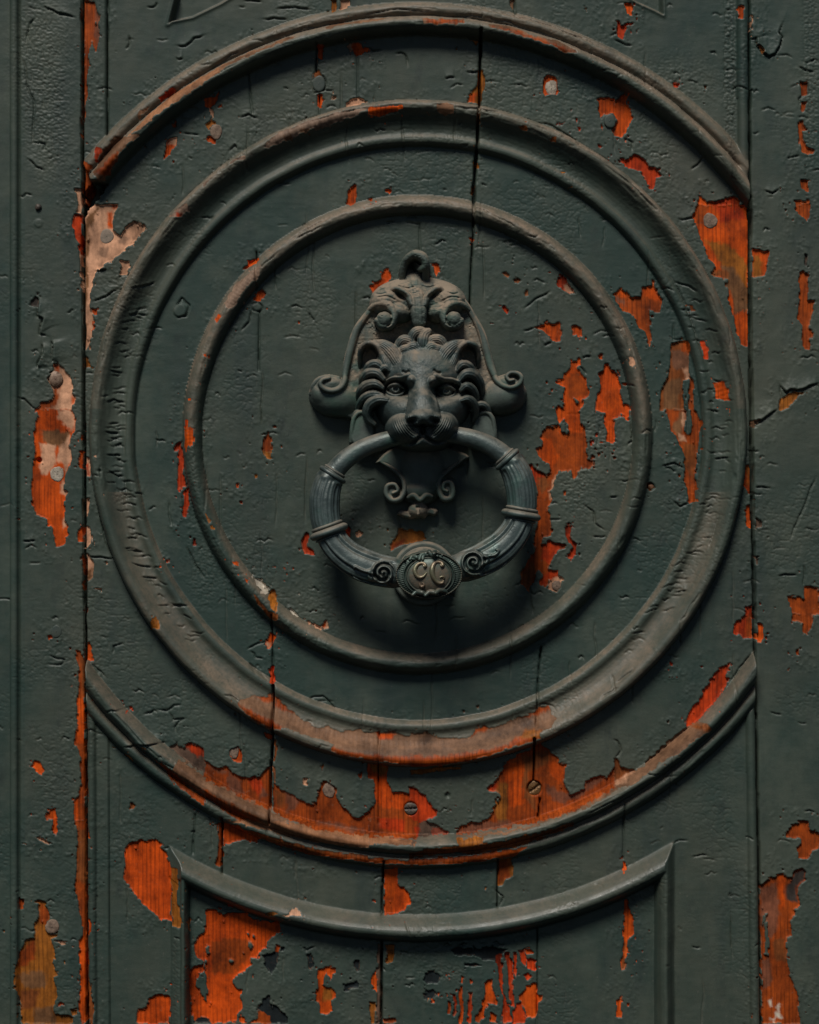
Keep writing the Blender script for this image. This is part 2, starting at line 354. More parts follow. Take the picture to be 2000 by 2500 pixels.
# ------------------------------------------------------------------ bare patches: outlines in 500 px tiles (3.45 units per photograph pixel)
COLS = dict(O=(0.58, 0.076, 0.004), R=(0.48, 0.042, 0.005), B=(0.24, 0.066, 0.015), Y=(0.34, 0.108, 0.013),
            T=(0.62, 0.325, 0.19), TO=(0.19, 0.098, 0.053), G=(0.125, 0.075, 0.050), K=(0.013, 0.018, 0.019), TB=(0.31, 0.140, 0.066), TG=(0.25, 0.165, 0.115), D=(0.045, 0.036, 0.030),
            P=(0.55, 0.48, 0.38), N=(0.20, 0.090, 0.036), OB=(0.33, 0.056, 0.006), OV=(0.60, 0.072, 0.004))
PEEL = '''
@0,0
OB 700,0 800,0 840,130 830,330 800,440 770,330 745,400 740,560 735,780 715,900 712,1200 700,1200
+G 805,20 848,150 838,370 800,400
OB 705,1340 740,1380 790,1400 780,1460 745,1480 770,1600 735,1725 700,1725
R 815,1245 880,1275 835,1370 812,1380
TO 800,1500 860,1340 880,1260 920,1240 980,1160 1070,1180 1190,1140 1200,1160 1110,1220 1020,1310 1000,1380 900,1530 850,1540
+OB 820,1480 900,1400 1010,1300 1000,1390 900,1520
TB 1070,1180 1260,1060 1330,1000 1500,880 1725,730 1725,640 1480,800 1330,920 1160,1090
R 1345,830 1470,760 1500,770 1450,830 1350,870
TO 1165,1000 1180,960 1290,890 1240,960 1180,1020
O 1440,1160 1490,1160 1485,1220 1440,1260 1420,1310 1375,1340 1385,1290 1410,1230 1415,1190
+T 1430,1150 1500,1150 1480,1230 1420,1220
OB 1440,1040 1480,1030 1475,1060 1440,1060
T 640,1590 690,1590 690,1725 655,1725
@0,500
T 720,80 780,0 1000,0 960,70 940,190 960,230 1010,260 1060,190 1120,135 1225,160 1240,180 1150,300 1000,430 810,560 770,640 765,860 790,960 780,1120 720,1230 712,1180 712,100
+N 712,110 850,0 800,90 745,200 760,320 735,480 735,800 720,860 712,860
+O 915,60 950,55 940,190 900,200 890,170
+O 950,0 1000,0 985,30 955,35
+G 1000,280 1070,260 1120,290 1060,340 1000,330
+G 840,360 920,350 900,440 840,430
O 775,880 825,880 825,925 775,925
O 765,960 795,980 785,1080 765,1060
+N 712,980 740,1000 730,1180 712,1200
Y 710,1260 740,1300 765,1360 710,1365
R 615,90 690,75 692,430 680,420 660,340 625,270 635,220 615,180
T 670,380 695,400 695,740 680,740 680,450
T 655,0 690,0 690,70 650,60
T 1020,465 1080,470 1100,510 1060,600 1015,590 1025,510 1000,485
TG 1440,110 1500,60 1580,0 1600,60 1520,130
+R 1510,85 1535,95 1530,125 1505,115
D 250,830 300,770 320,790 320,860 250,850
T 455,1330 500,1340 550,1390 600,1470 605,1600 635,1640 630,1675 610,1680 610,1725 300,1725 350,1660 420,1640 440,1600 440,1540 395,1470 395,1440 445,1400
+O 455,1330 500,1350 500,1390 455,1390
+OB 440,1540 490,1540 470,1690 440,1690
+OB 300,1725 350,1660 440,1640 440,1725
+O 605,1620 635,1640 630,1675 605,1675
O 1585,1640 1610,1640 1610,1665 1585,1660
@0,1000
O 290,0 600,0 635,60 620,180 590,240 585,310 605,410 550,550 545,680 575,700 545,745 540,930 580,990 575,1050 530,1130 465,1160 440,1010 380,920 300,895 270,800 265,640 275,440 300,400 290,330 300,100 330,60
+T 470,0 600,0 630,60 600,180 560,150 490,80
+N 350,170 580,180 560,310 400,330
+T 340,290 460,310 470,430 430,520 350,555 325,470 340,400
+T 490,320 580,230 590,330 600,410 550,540 530,460 490,420
+T 530,600 550,640 545,680 575,700 545,745 525,700
+T 515,950 540,920 555,980 530,1000
O 675,240 700,215 700,265
O 685,345 705,340 705,510 680,480 672,430
T 720,405 745,410 770,570 725,575
+R 720,470 735,470 770,570 750,575 725,500
T 720,750 760,750 755,840 725,905
O 655,1010 705,970 705,1105 675,1105 670,1050
T 720,970 755,985 775,1060 760,1130 725,1170
T 725,1205 760,1230 785,1300 780,1410 730,1460
+N 725,1340 780,1330 770,1410 730,1460
OB 690,1210 712,1200 712,1540 695,1500 705,1400
R 720,1660 735,1660 735,1725 720,1725
R 1560,90 1595,90 1585,150 1560,150
O 1600,165 1650,160 1645,310 1620,290 1600,310 1590,370 1565,360 1580,270
R 1465,340 1490,290 1530,280 1525,345
R 1500,400 1540,300 1545,410 1535,560 1570,600 1560,650 1520,650 1515,690 1495,690 1495,560
R 1560,660 1585,660 1580,780 1570,900 1550,905 1540,860 1540,720
R 1635,1090 1655,1110 1645,1140 1625,1120
O 1400,1270 1415,1270 1415,1295 1400,1295
@0,1500
OB 635,300 690,300 690,330 712,400 715,980 720,1100 720,1725 620,1725 625,1570 670,1520 680,1300 665,1150 640,1100 640,1050 655,1000 655,680 670,650 660,400 650,350
+O 650,700 715,700 712,1100 640,1080
+B 680,350 720,350 720,700 690,690
+O 620,1560 690,1540 660,1725 620,1725
O 722,235 750,230 765,330 785,400 760,400 722,370
OB 740,1280 745,1500 755,1560 740,1600 728,1500
O 395,165 440,165 440,210 400,210
O 255,1280 290,1230 350,1250 385,1310 365,1360 325,1320 300,1290
Y 1280,60 1320,10 1360,60 1350,120 1290,120
B 1090,1600 1110,1590 1145,1610 1130,1640 1095,1640
O 370,1700 420,1640 470,1635 490,1725 380,1725
R 1080,770 1110,770 1110,800
Y 1060,1155 1100,1180 1140,1225 1130,1240 1090,1210
Y 1200,1105 1245,1120 1245,1135 1215,1125
TO 1510,1225 1725,1350 1725,1560 1600,1470 1500,1380 1460,1320
OB 1310,1200 1500,1320 1600,1440 1725,1520 1725,1600 1500,1440
G 1430,1120 1505,1075 1510,1120 1560,1130 1580,1090 1610,1075 1725,1130 1725,1340 1500,1190
+R 1555,1100 1610,1070 1725,1130 1725,1200 1600,1160
@0,2000
OB 640,0 735,0 735,850 745,1300 745,1725 680,1725 660,1480 680,1400 670,1130 690,1110 665,1080 665,1030 700,980 690,860 655,640 640,560 650,500 655,100
+B 660,80 735,80 735,560 650,500
+O 650,1000 720,980 720,1725 665,1725
O 735,70 750,70 750,160 735,150
O 750,820 770,830 765,970 745,950
B 745,1320 780,1420 790,1600 780,1725 755,1725
O 445,0 480,0 490,100 470,150 435,100
T 310,150 360,150 440,215 400,205 340,180
OB 165,670 210,660 210,750 170,760
Y 285,700 350,680 380,720 410,770 410,840 385,880 385,940 420,970 490,960 470,990 440,1010 445,1060 455,1120 440,1230 490,1310 450,1340 470,1420 480,1500 460,1560 460,1640 600,1660 600,1725 185,1725 180,1600 130,1400 120,1260 150,1210 160,1110 210,1020 285,1010 295,880 325,810 325,720
+OB 330,690 410,770 400,900 320,860
+OB 160,1110 280,1020 300,1180 160,1260
+N 140,1320 330,1270 400,1330 380,1420 200,1420
+B 160,1430 330,1440 300,1600 180,1600
+N 280,1600 460,1560 460,1725 290,1725
O 490,1560 530,1540 530,1570 500,1590
Y 600,1610 640,1600 650,1640 610,1655
Y 540,1195 555,1190 550,1235
T 450,1030 530,1025 570,1045 520,1055
OV 1060,230 1110,185 1190,175 1340,190 1380,215 1345,235 1395,270 1440,390 1440,860 1340,850 1290,790 1200,740 1130,640 1080,550 1045,520 1045,440 1055,250
Y 1440,400 1490,405 1505,520 1505,700 1535,800 1530,900 1450,900 1450,600 1440,560
OV 1165,1605 1220,1600 1250,1580 1260,1520 1310,1480 1420,1480 1435,1520 1430,1725 1150,1725
B 1595,820 1610,870 1600,930 1588,900
@400,2000
OV 360,760 440,770 490,800 690,795 760,860 860,855 900,880 960,860 975,920 985,945 930,970 880,1040 870,1090 810,1130 800,1190 720,1185 735,1230 670,1300 590,1330 580,1370 600,1410 650,1445 655,1600 610,1680 600,1725 400,1725 385,1690 340,1670 290,1680 235,1700 225,1290 260,1250 340,1230 340,1200 290,1190 255,1130 250,1070 280,1010 340,960 345,820
+OB 400,1050 560,1000 740,1040 700,1200 560,1320 400,1300
-x 350,1070 380,1075 380,1140 355,1150
-x 300,1300 345,1280 360,1450 355,1560 320,1520 275,1420 275,1350
-x 340,1180 360,1200 350,1280 340,1270
-x 540,1200 590,1190 580,1220 545,1220
-x 715,1030 745,1070 740,1110 715,1100
-x 690,970 705,965 710,985 695,990
-x 735,980 760,985 765,1000 740,995
O 635,1690 690,1675 700,1720 640,1725
OB 720,1725 800,1690 790,1630 870,1640 920,1660 900,1725
O 800,1580 820,1590 810,1610
O 1310,1260 1380,1250 1450,1260 1450,1300 1415,1340 1410,1370 1390,1330 1365,1300 1345,1350 1340,1400 1400,1430 1420,1430 1450,1500 1410,1530 1425,1620 1370,1650 1320,1640 1310,1560 1280,1510 1285,1450 1300,1420 1290,1330
+Y 1340,1440 1420,1440 1420,1530 1340,1530
OB 455,40 490,35 495,200 490,400 470,410 440,390 435,370 450,330 460,200
O 500,30 600,40 770,110 830,160 780,195 700,170 620,180 500,225
Y 860,770 930,760 970,780 900,800
T 1060,780 1090,740 1140,745 1165,790 1080,800 1000,790
R 525,710 575,730 580,750 540,755
O 935,1060 975,1080 960,1140 940,1130
OB 1080,-10 1725,-10 1725,125 1400,95 1200,45
+G 1300,20 1500,40 1700,100 1500,90
TB 520,0 700,35 1000,122 1300,185 1725,215 1725,125 1400,80 1200,35 1000,0
OB 560,50 800,155 1200,290 1725,352 1725,300 1300,248 900,130
+B 700,120 1200,255 1725,320 1725,300 1300,240 900,130
K 1200,1150 1250,1140 1275,1200 1250,1280 1210,1260
K 1610,1210 1650,1200 1650,1280 1610,1290
K 1510,1400 1640,1390 1640,1440 1520,1450
K 980,1080 1020,1080 1010,1110 980,1120
K 235,1725 245,1695 290,1670 380,1690 400,1725
K 830,1150 960,1130 970,1220 900,1320 860,1250
K 830,1540 880,1500 900,1560 960,1600 1040,1680 1040,1725 900,1725 860,1640 780,1620
@900,2000
OV 135,415 240,415 235,555 290,570 340,620 365,690 355,715 330,720 325,760 220,805 130,820
+O 135,415 220,415 225,760 135,820
Y 1090,350 1205,320 1200,390 1215,410 1210,470 1160,510 1140,570 1095,575
+OB 1100,370 1180,340 1180,480 1110,550
Y 150,1065 215,1060 210,1220 145,1235
O 65,1280 70,1480 20,1400 20,1350
Y 20,1570 60,1560 60,1725 20,1725
G 70,1060 105,1060 105,1725 70,1725 70,1500 75,1250
R 1075,1145 1125,1140 1135,1320 1145,1500 1195,1600 1200,1725 1130,1725 1130,1500 1095,1300
R 1150,1130 1190,1120 1225,1300 1225,1600 1195,1560 1190,1400
R 1215,1125 1245,1130 1255,1300 1240,1350
R 1275,1120 1320,1110 1330,1180 1320,1260 1285,1210
O 1320,1100 1370,1090 1400,1130 1380,1150 1335,1150
R 1380,1180 1420,1200 1420,1280 1330,1270 1340,1200
O 1320,1420 1415,1380 1425,1480 1470,1480 1465,1520 1430,1560 1415,1660 1410,1680 1330,1690 1320,1600 1270,1520 1265,1500 1310,1460
R 1310,1320 1350,1310 1380,1340 1340,1360
R 1250,1560 1290,1540 1330,1700 1320,1725 1210,1725 1220,1640
O 980,1390 1010,1370 1050,1360 1050,1440 1075,1530 1070,1580 1010,1570 980,1620 970,1670 930,1725 905,1725 905,1660 950,1600 975,1480
O 1020,1640 1090,1660 1085,1725 1020,1725
O 785,1330 805,1340 800,1390 780,1380
O 780,1420 805,1410 800,1550 780,1725 755,1725 770,1560
R 845,1470 880,1460 870,1560 860,1725 830,1725 840,1550
R 715,1490 735,1490 740,1620 720,1680 705,1670 715,1600
O 665,1540 685,1545 690,1650 665,1650
O 860,1350 880,1360 875,1390 860,1385
O 670,1340 685,1340 680,1360
Y 550,1360 590,1355 580,1375
O 530,1510 555,1530 545,1560 525,1545
O 570,1460 605,1465 590,1500
Y 490,1490 505,1500 495,1530
O 660,1480 675,1475 670,1505
OB 120,1690 215,1690 225,1725 120,1725
OB 0,-10 420,-10 460,40 420,120 400,150 0,142
+R 60,-10 300,-10 300,100 80,90
G 420,20 540,30 600,70 540,130 410,140
TB 0,138 400,160 405,190 200,195 0,190
OB 0,315 400,332 700,322 1000,292 1200,262 1200,305 800,358 300,366 0,356
B 500,222 700,232 1000,202 1300,132 1725,10 1725,55 1300,205 900,278 500,272
K 690,1110 760,1090 900,1110 1000,1080 1180,1100 1080,1160 1080,1200 950,1190 880,1150 730,1150
K 470,1300 560,1290 600,1330 590,1380 480,1390 450,1360
K 810,1220 950,1230 900,1260 810,1240
K 450,1465 540,1440 570,1480 540,1520 460,1510
@1500,2000
OB 1445,150 1470,70 1530,50 1590,15 1640,15 1660,80 1725,140 1725,260 1680,270 1610,330 1540,325 1535,240 1590,200 1580,160 1530,160
OB 1225,570 1300,500 1370,465 1430,465 1445,500 1490,490 1530,420 1580,410 1610,440 1615,510 1555,570 1560,720 1520,760 1510,830 1480,860 1500,930 1500,980 1450,1000 1445,1190 1480,1310 1550,1480 1560,1725 1240,1725 1245,1400 1235,1000 1225,850
+G 1225,590 1350,540 1390,700 1390,900 1320,1000 1240,900
+O 1370,470 1440,470 1440,740 1400,760
+G 1250,1170 1310,1180 1320,1400 1260,1440
+D 1440,560 1520,450 1600,430 1610,500 1540,560 1540,700 1450,690
+B 1340,1020 1440,1000 1440,1200 1350,1200
+P 1300,1540 1340,1520 1340,1580 1310,1580
+P 1360,1580 1400,1570 1380,1610
+P 1360,1640 1390,1630 1410,1680 1370,1670
+P 1320,1690 1360,1680 1340,1725
-x 1262,790 1290,790 1310,1160 1270,1140
O 80,355 105,380 110,430 80,450
O 100,670 120,680 130,740 160,820 175,900 170,980 115,1020 105,1130 105,1280 70,1280 80,950
+B 80,1040 105,1040 105,1280 70,1280
O 30,1540 75,1500 70,1640 50,1680 20,1670
@1500,1500
R 1000,150 1010,100 1090,20 1100,0 1160,0 1160,195 1090,190
+OB 1100,20 1160,0 1160,195 1110,180
O 1195,85 1240,90 1245,190 1230,235 1195,230
OB 1490,0 1680,0 1650,110 1620,175 1590,160 1585,80 1490,60
OB 1540,295 1565,290 1560,345 1535,340
R 610,950 605,900 650,790 710,740 750,640 810,580 805,540 840,480 970,410 990,400 950,480 930,530 970,540 920,640 740,860 680,920
TO 515,1030 600,960 700,900 760,910 820,965 790,985 700,1010 500,1170 420,1200 310,1290 180,1390 0,1470 0,1425 200,1310 400,1130
+B 640,940 760,905 820,965 740,980
B 0,1215 25,1210 60,1290 110,1300 190,1310 0,1440
+T 20,1400 120,1330 190,1310 0,1440
R 465,405 495,405 490,430 465,425
@1000,1600
OB 1110,745 1180,810 1250,855 1260,905 1320,910 1310,1090 1350,1165 1475,1130 1485,1060 1640,1015 1650,1040 1725,940 1725,1110 1500,1240 1180,1370 880,1430 680,1470 390,1510 440,1440 500,1410 640,1400 680,1350 750,1240 760,1190 740,1140 670,1140 655,1110 730,1060 790,930 850,880 1050,780
+O 780,960 900,900 1000,900 960,1250 870,1300 800,1100
+O 1180,900 1310,920 1300,1090 1180,1000
+R 655,1110 730,1060 740,1140 670,1140
+B 960,850 1180,800 1180,900 1000,1000 1060,1300 960,1200
+Y 760,1060 830,1100 820,1390 740,1400 720,1300
+G 1150,1090 1300,1150 1480,1130 1490,1070 1640,1030 1640,1060 1500,1160 1300,1240 1200,1200
+G 400,1500 500,1420 640,1410 830,1390 880,1430 680,1470
R 0,1105 50,1110 110,1180 220,1300 230,1350 150,1390 80,1430 200,1440 340,1500 0,1520
+G 60,1440 190,1380 260,1470 350,1510 80,1500
TO 0,655 150,645 240,680 360,700 510,680 560,610 640,595 680,620 860,550 930,520 1060,470 1080,430 1170,415 1195,490 1240,510 1190,590 1100,640 1095,690 1050,720 850,760 500,880 0,935
+OB 510,685 560,610 640,590 690,620 560,650
+OB 930,520 1060,470 1080,430 1180,415 1180,450 1060,510
+OB 0,830 380,820 700,780 850,720 1000,640 1095,620 1095,690 1050,720 850,770 500,890 0,945
+Y 940,680 1000,630 1095,620 1095,680 1000,700
+G 0,780 380,770 380,810 0,820
Y 0,970 300,950 440,930 430,950 300,970 100,1000 0,1010
Y 390,1530 610,1510 600,1560 420,1590
G 0,1540 60,1535 50,1570 0,1590
TO 390,1520 700,1480 1040,1412 1300,1318 1500,1228 1725,1118 1725,1136 1500,1254 1160,1378 1040,1428 700,1500
B 0,1640 160,1600 700,1560 1000,1480 1000,1520 700,1610 300,1660 0,1690
OB 0,1700 400,1690 860,1620 1000,1590 860,1690 500,1725 0,1725
@500,1500
O 520,235 540,150 560,150 595,185 570,260 545,290 510,250
+T 515,240 570,240 545,290
R 530,480 580,430 580,590 545,570 550,510
TO 275,745 305,710 430,680 500,690 570,655 590,690 750,820 850,900 960,960 1050,945 1130,990 1310,960 1350,990 1420,990 1570,990 1725,1015 1725,1250 1400,1220 1170,1180 1070,1120 1110,1070 900,1020 740,960 650,950 640,970 580,970 450,900 350,820
+OB 590,690 750,830 700,820 590,760
+OB 430,690 560,680 565,730 480,710
+OB 275,745 370,790 580,900 650,940 640,970 570,960 430,880
+OB 1070,1095 1300,1165 1725,1190 1725,1255 1400,1225 1150,1170
+O 1465,995 1600,1010 1570,1050 1465,1045
+G 1300,1130 1725,1130 1725,1175 1300,1155
O 510,1000 555,1010 555,1060 515,1030
O 205,1150 290,1120 310,1190 310,1240 235,1250 205,1190
T 835,1385 880,1385 870,1445 840,1430
O 1295,1350 1335,1335 1330,1370 1300,1390
B 980,1290 1000,1270 1000,1310
OV 1370,1265 1545,1285 1535,1400 1590,1500 1725,1520 1725,1725 1290,1725 1390,1650 1440,1600 1430,1400 1370,1380
+OB 1290,1725 1390,1650 1460,1600 1540,1640 1725,1640 1725,1725
+Y 1380,1270 1545,1290 1530,1350 1470,1370
OB 0,1230 100,1300 190,1285 210,1320 320,1385 480,1360 540,1280 555,1280 555,1650 0,1370
+R 370,1370 480,1370 500,1430 450,1540 380,1420
+G 200,1330 300,1410 340,1520 200,1480
+G 470,1430 530,1530 470,1560
+G 20,1260 110,1310 180,1310 200,1340 60,1330
OB 580,1430 650,1490 800,1560 880,1595 940,1580 990,1400 1100,1450 1110,1560 1250,1700 1300,1710 1300,1725 720,1725 580,1650
+B 600,1480 670,1510 660,1640 600,1600
+G 680,1510 800,1570 760,1640 690,1660 670,1580
B 580,1050 600,1050 590,1430 580,1430
TO 0,1370 550,1650 720,1725 300,1725 0,1540
+OB 0,1450 300,1620 500,1725 300,1725 0,1560
O 985,100 1025,40 1030,120 1000,130
@400,1100
Y 835,0 910,0 905,60 870,70
Y 765,200 790,205 790,230 770,230
O 610,280 635,280 630,310 610,305
O 640,420 660,420 660,445 645,440
Y 360,510 385,560 410,590 395,600 370,560
Y 400,630 430,640 430,665 405,655
R 245,740 270,770 270,800 250,795
O 590,925 630,930 625,970 600,960
O 680,1060 715,1080 720,1110 690,1090
B 760,1200 850,1310 970,1390 950,1440 860,1370 770,1250
Y 895,1180 930,1170 960,1230 960,1350 940,1350 880,1240
P 760,1070 800,1070 890,1160 880,1200 860,1210 800,1140
P 1060,1330 1150,1400 1130,1410 1070,1370
R 1165,760 1190,680 1215,700 1220,800 1270,850 1265,880 1200,870 1175,830
R 1500,630 1540,620 1570,680 1570,740 1550,770 1530,740
T 1620,700 1650,675 1670,700 1650,730 1625,725
O 1000,1000 1025,995 1020,1015
T 1330,1480 1370,1420 1375,1500 1350,1510
T 1220,1440 1330,1500 1320,1520 1220,1470
@400,600
O 700,125 740,135 800,105 820,120 780,160 700,200 670,200 700,160
TG 600,340 800,190 830,190 800,270 700,360 640,440 600,520 560,540 510,490 520,470
O 425,640 460,590 490,600 460,640
O 330,920 370,915 360,950 335,940
O 200,1300 235,1295 230,1320 205,1320
O 750,460 780,400 820,370 850,400 810,465
OB 835,1650 860,1580 885,1560 905,1600 910,1725 835,1725
R 90,1725 110,1670 150,1640 150,1725
O 190,1480 215,1480 210,1725 190,1725
O 220,1550 270,1545 265,1690 245,1690 225,1660
O 1130,635 1150,635 1145,655 1130,655
@1200,600
OB 1030,410 1070,365 1120,370 1180,425 1260,435 1270,350 1320,335 1355,345 1360,290 1375,300 1375,350 1415,410 1430,440 1415,560 1350,550 1345,830 1310,830 1300,720 1250,700 1240,650 1190,580 1090,520 1050,480
+O 1270,350 1320,335 1355,345 1375,300 1415,410 1430,440 1370,450 1290,430
+O 1040,400 1100,365 1150,420 1120,420
+G 1050,430 1120,430 1140,500 1060,480
O 360,690 420,655 540,655 575,640 600,710 585,790 510,805 480,750 420,695
O 685,680 710,670 730,690 765,695 760,765 720,755 685,750
R 570,265 600,255 630,275 635,320 690,370 700,410 670,410 570,350 560,310
+T 600,330 640,330 690,380 690,410 640,390
B 85,235 120,220 155,240 130,260
B 180,285 210,270 240,295 215,315
B 280,380 300,370 315,420 290,425
R 95,520 120,500 145,530 125,570 100,550
O 905,915 940,905 940,955 910,950
O 725,960 745,945 755,970 740,995 720,1020 730,1050 800,1110 820,1240 790,1290 760,1290 765,1350 720,1390 750,1400 760,1510 790,1560 800,1725 380,1725 430,1690 440,1660 405,1620 460,1590 480,1540 560,1500 580,1480 540,1400 560,1350 610,1380 600,1320 615,1200 550,1160 550,1130 610,1120 620,1070 665,1020 670,990 720,980
+OB 620,1100 700,1060 800,1130 810,1250 640,1300
+OB 500,1560 640,1560 780,1600 790,1725 460,1725
-x 690,1280 740,1310 735,1340 700,1320
-x 570,1490 620,1450 665,1510 660,1560 620,1590 580,1540
OV 955,990 995,990 1000,1040 1050,1070 1085,1150 1090,1250 1110,1330 1165,1350 1165,1430 1145,1480 1110,1400 1080,1440 1030,1450 1040,1620 1030,1660 1000,1660 970,1640 975,1560 950,1500 960,1400 885,1390 890,1250 915,1220 910,1120 895,1080 950,1050
+O 940,1200 1080,1180 1100,1350 960,1380
O 1065,1040 1095,1090 1090,1110 1070,1090
O 1105,1155 1140,1150 1130,1175 1105,1175
O 510,1200 525,1205 520,1225 505,1220
R 830,1640 855,1640 855,1680 835,1680
R 880,1580 905,1575 900,1610 880,1610
O 915,1650 935,1650 935,1670 915,1670
T 1145,945 1175,940 1205,990 1180,1035 1150,990
@1200,1000
OB 405,240 470,150 560,120 790,160 800,250 820,420 870,430 870,460 830,500 770,485 740,510 690,585 675,500 640,520 560,500 540,570 500,560 495,450 430,430 400,390 370,340 440,310 445,280
+O 380,330 500,250 560,400 520,520 400,400
OB 310,460 350,465 370,510 430,530 460,560 500,530 540,560 520,620 480,700 520,760 500,800 460,850 500,880 510,1000 540,1020 520,1060 430,1080 420,1130 460,1140 480,1100 560,1130 620,1120 640,1150 560,1190 520,1250 490,1300 480,1350 550,1355 550,1400 490,1430 470,1470 410,1480 410,1430 440,1390 390,1340 360,1450 330,1460 320,1550 250,1470 250,1370 290,1290 370,1190 350,1100 390,960 390,700
+R 480,1340 550,1355 550,1400 490,1430 470,1470 410,1480 410,1430 440,1390
+R 470,1110 620,1120 560,1190 480,1320 400,1250
+B 250,1370 330,1290 380,1340 340,1460 320,1550 250,1470
+R 310,460 350,465 370,510 450,560 420,650 350,620
+T 480,700 500,600 540,560 510,640 520,760 490,750
+B 380,560 470,570 490,640 430,700 380,650
R 620,970 660,965 680,990 665,1070 690,1110 720,1140 710,1220 680,1230 650,1280 640,1230 660,1180 690,1160 660,1120 630,1070
T 545,1390 600,1440 590,1500 545,1540 470,1500 500,1420
OB 600,690 625,690 615,725 600,715
OB 890,360 925,375 910,405
OB 1020,395 1060,405 1050,425 1025,415
@1500,500
O 685,20 690,0 1100,0 1130,80 1135,520 1135,1200 1075,1190 1040,1060 1010,920 960,800 970,620 820,590 850,520 790,440 720,280 690,160 665,140
+R 840,0 1060,0 1100,110 900,150
+Y 760,300 980,330 1130,500 1130,900 960,620 900,480
+OB 690,0 800,0 780,200 700,160
+N 900,520 1000,520 1130,720 1130,900 1020,900 960,700
+B 820,540 960,560 960,620 820,590
O 1160,360 1200,370 1250,390 1300,380 1280,500 1250,610 1170,620
+Y 1165,400 1240,450 1230,620 1170,620
B 630,850 660,860 690,900 650,905
R 720,1155 745,1150 780,1210 790,1300 755,1300
O 835,1500 930,1495 955,1645 850,1625
B 480,1160 600,1135 635,1170 640,1440 680,1480 680,1725 390,1725 400,1550 440,1480 470,1350
+G 480,1230 640,1200 640,1360 560,1400 500,1360
+OB 580,1140 640,1150 640,1260 570,1220
+T 590,1380 640,1370 640,1500 600,1460
+N 430,1500 560,1450 560,1725 420,1725
+OB 640,1480 680,1480 680,1725 640,1725
-x 575,1480 640,1460 640,1725 590,1725
OB 1520,0 1655,0 1640,100 1630,140 1580,100 1520,50
OB 1555,560 1580,545 1635,590 1630,800 1680,800 1670,900 1640,960 1640,1050 1680,1070 1675,1110 1650,1130 1645,1210 1590,1205 1570,1020 1540,960 1550,900
D 1600,400 1630,430 1625,530 1605,500
Y 1400,1640 1450,1590 1600,1580 1480,1690 1420,1725 1390,1725
@1500,1000
OB 440,0 680,0 720,40 735,110 720,260 700,340 690,760 640,790 630,660 590,600 600,400 545,280 480,170
+N 560,0 610,20 610,120 570,230 620,270 560,280 500,150
+T 580,0 610,20 605,120 590,180 570,100
+T 560,200 610,220 620,270 550,270
+B 570,280 690,290 690,600 600,500
-x 610,0 660,0 665,180 640,215 600,180
TO 1170,90 1230,85 1240,100 1180,150
O 1110,470 1150,460 1155,700 1135,700 1090,630
+Y 1115,480 1150,480 1150,690 1120,620
O 1100,810 1155,805 1155,1000 1110,980
G 1180,910 1220,920 1230,990 1185,1010
G 1195,1230 1220,1260 1210,1310 1195,1300
R 1105,1725 1120,1680 1160,1630 1160,1725
OB 1460,1580 1500,1575 1600,1600 1605,1500 1725,1490 1725,1725 1490,1725 1480,1640
B 275,620 310,615 350,650 300,685 275,660
@1500,0
OB 1575,690 1640,680 1635,800 1575,800
OB 1590,860 1640,860 1610,930 1580,935
OB 1560,1005 1590,1010 1600,1050 1635,1080 1590,1110 1600,1180 1640,1240 1685,1270 1680,1290 1630,1305 1580,1290 1560,1150
OB 1570,1520 1635,1515 1630,1630 1580,1590
OB 1520,1690 1630,1690 1650,1725 1520,1725
O 100,30 130,20 160,40 150,125 100,110
R 10,175 50,185 60,215 100,185 150,185 100,220 75,330 30,300
O 1030,65 1080,55 1080,160 1030,155
R 490,700 540,700 540,740 500,740
B 750,710 785,710 770,740
Y 1210,380 1230,380 1255,420 1240,445
T 1145,110 1165,120 1150,280
O 0,850 100,785 105,870 150,910 145,950 180,975 100,1100 70,1160 0,1140 0,1060 30,1010 0,970
R 30,1345 80,1345 130,1330 170,1290 250,1340 290,1400 350,1410 410,1470 350,1490 320,1590 290,1590 270,1520 230,1450 130,1420 70,1380
O 690,1725 720,1640 770,1680 780,1700 830,1690 900,1690 1000,1640 1050,1680 1060,1725
+R 800,1700 1000,1640 1060,1725 850,1725
@500,0
O 950,400 1000,400 990,500 950,495
T 930,500 945,510 940,550
B 905,630 945,590 980,630 920,660
O 955,790 990,790 995,880 980,910 950,900
T 1185,400 1240,360 1265,410 1215,420
O 1260,360 1310,355 1330,395 1385,405 1370,440 1330,430 1310,455 1255,450 1240,410
O 0,840 80,810 120,760 120,790 80,880 60,890 50,910 0,905
O 110,890 150,860 150,890 130,905
T 40,910 70,930 70,990 45,960
Y 10,1050 60,1000 100,1030 50,1060 30,1090
O 25,1160 50,1150 110,1170 100,1215 30,1190
T 1070,800 1110,800 1110,830 1070,840
T 1200,860 1230,850 1310,820 1370,850 1300,890 1200,900
Y 1060,0 1110,0 1100,110 1060,115
T 1140,0 1215,0 1215,40 1160,95 1130,100
TO 1020,260 1070,220 1530,165 1500,195 1100,250 1080,275 1030,275
TB 0,660 120,590 400,460 700,335 770,325 760,350 500,450 300,540 130,640 0,720
+TO 120,590 400,460 700,335 770,325 760,350 500,450 300,540 130,640
O 1375,950 1400,920 1670,900 1680,930 1560,970 1480,1010 1370,990
TO 620,1190 650,1150 750,1100 860,1090 900,1110 860,1140 760,1150 740,1180 650,1210
TG 500,1250 650,1120 850,1050 1000,1000 1250,950 1380,930 1240,1010 1100,1060 900,1110 700,1190 540,1270
TG 0,1570 200,1400 330,1330 370,1360 300,1370 130,1450 0,1600
O 1205,1620 1255,1550 1280,1560 1275,1690 1230,1725 1190,1725
O 1515,1590 1570,1585 1570,1620 1515,1620
O 1390,1670 1415,1660 1415,1690 1395,1695
@1000,0
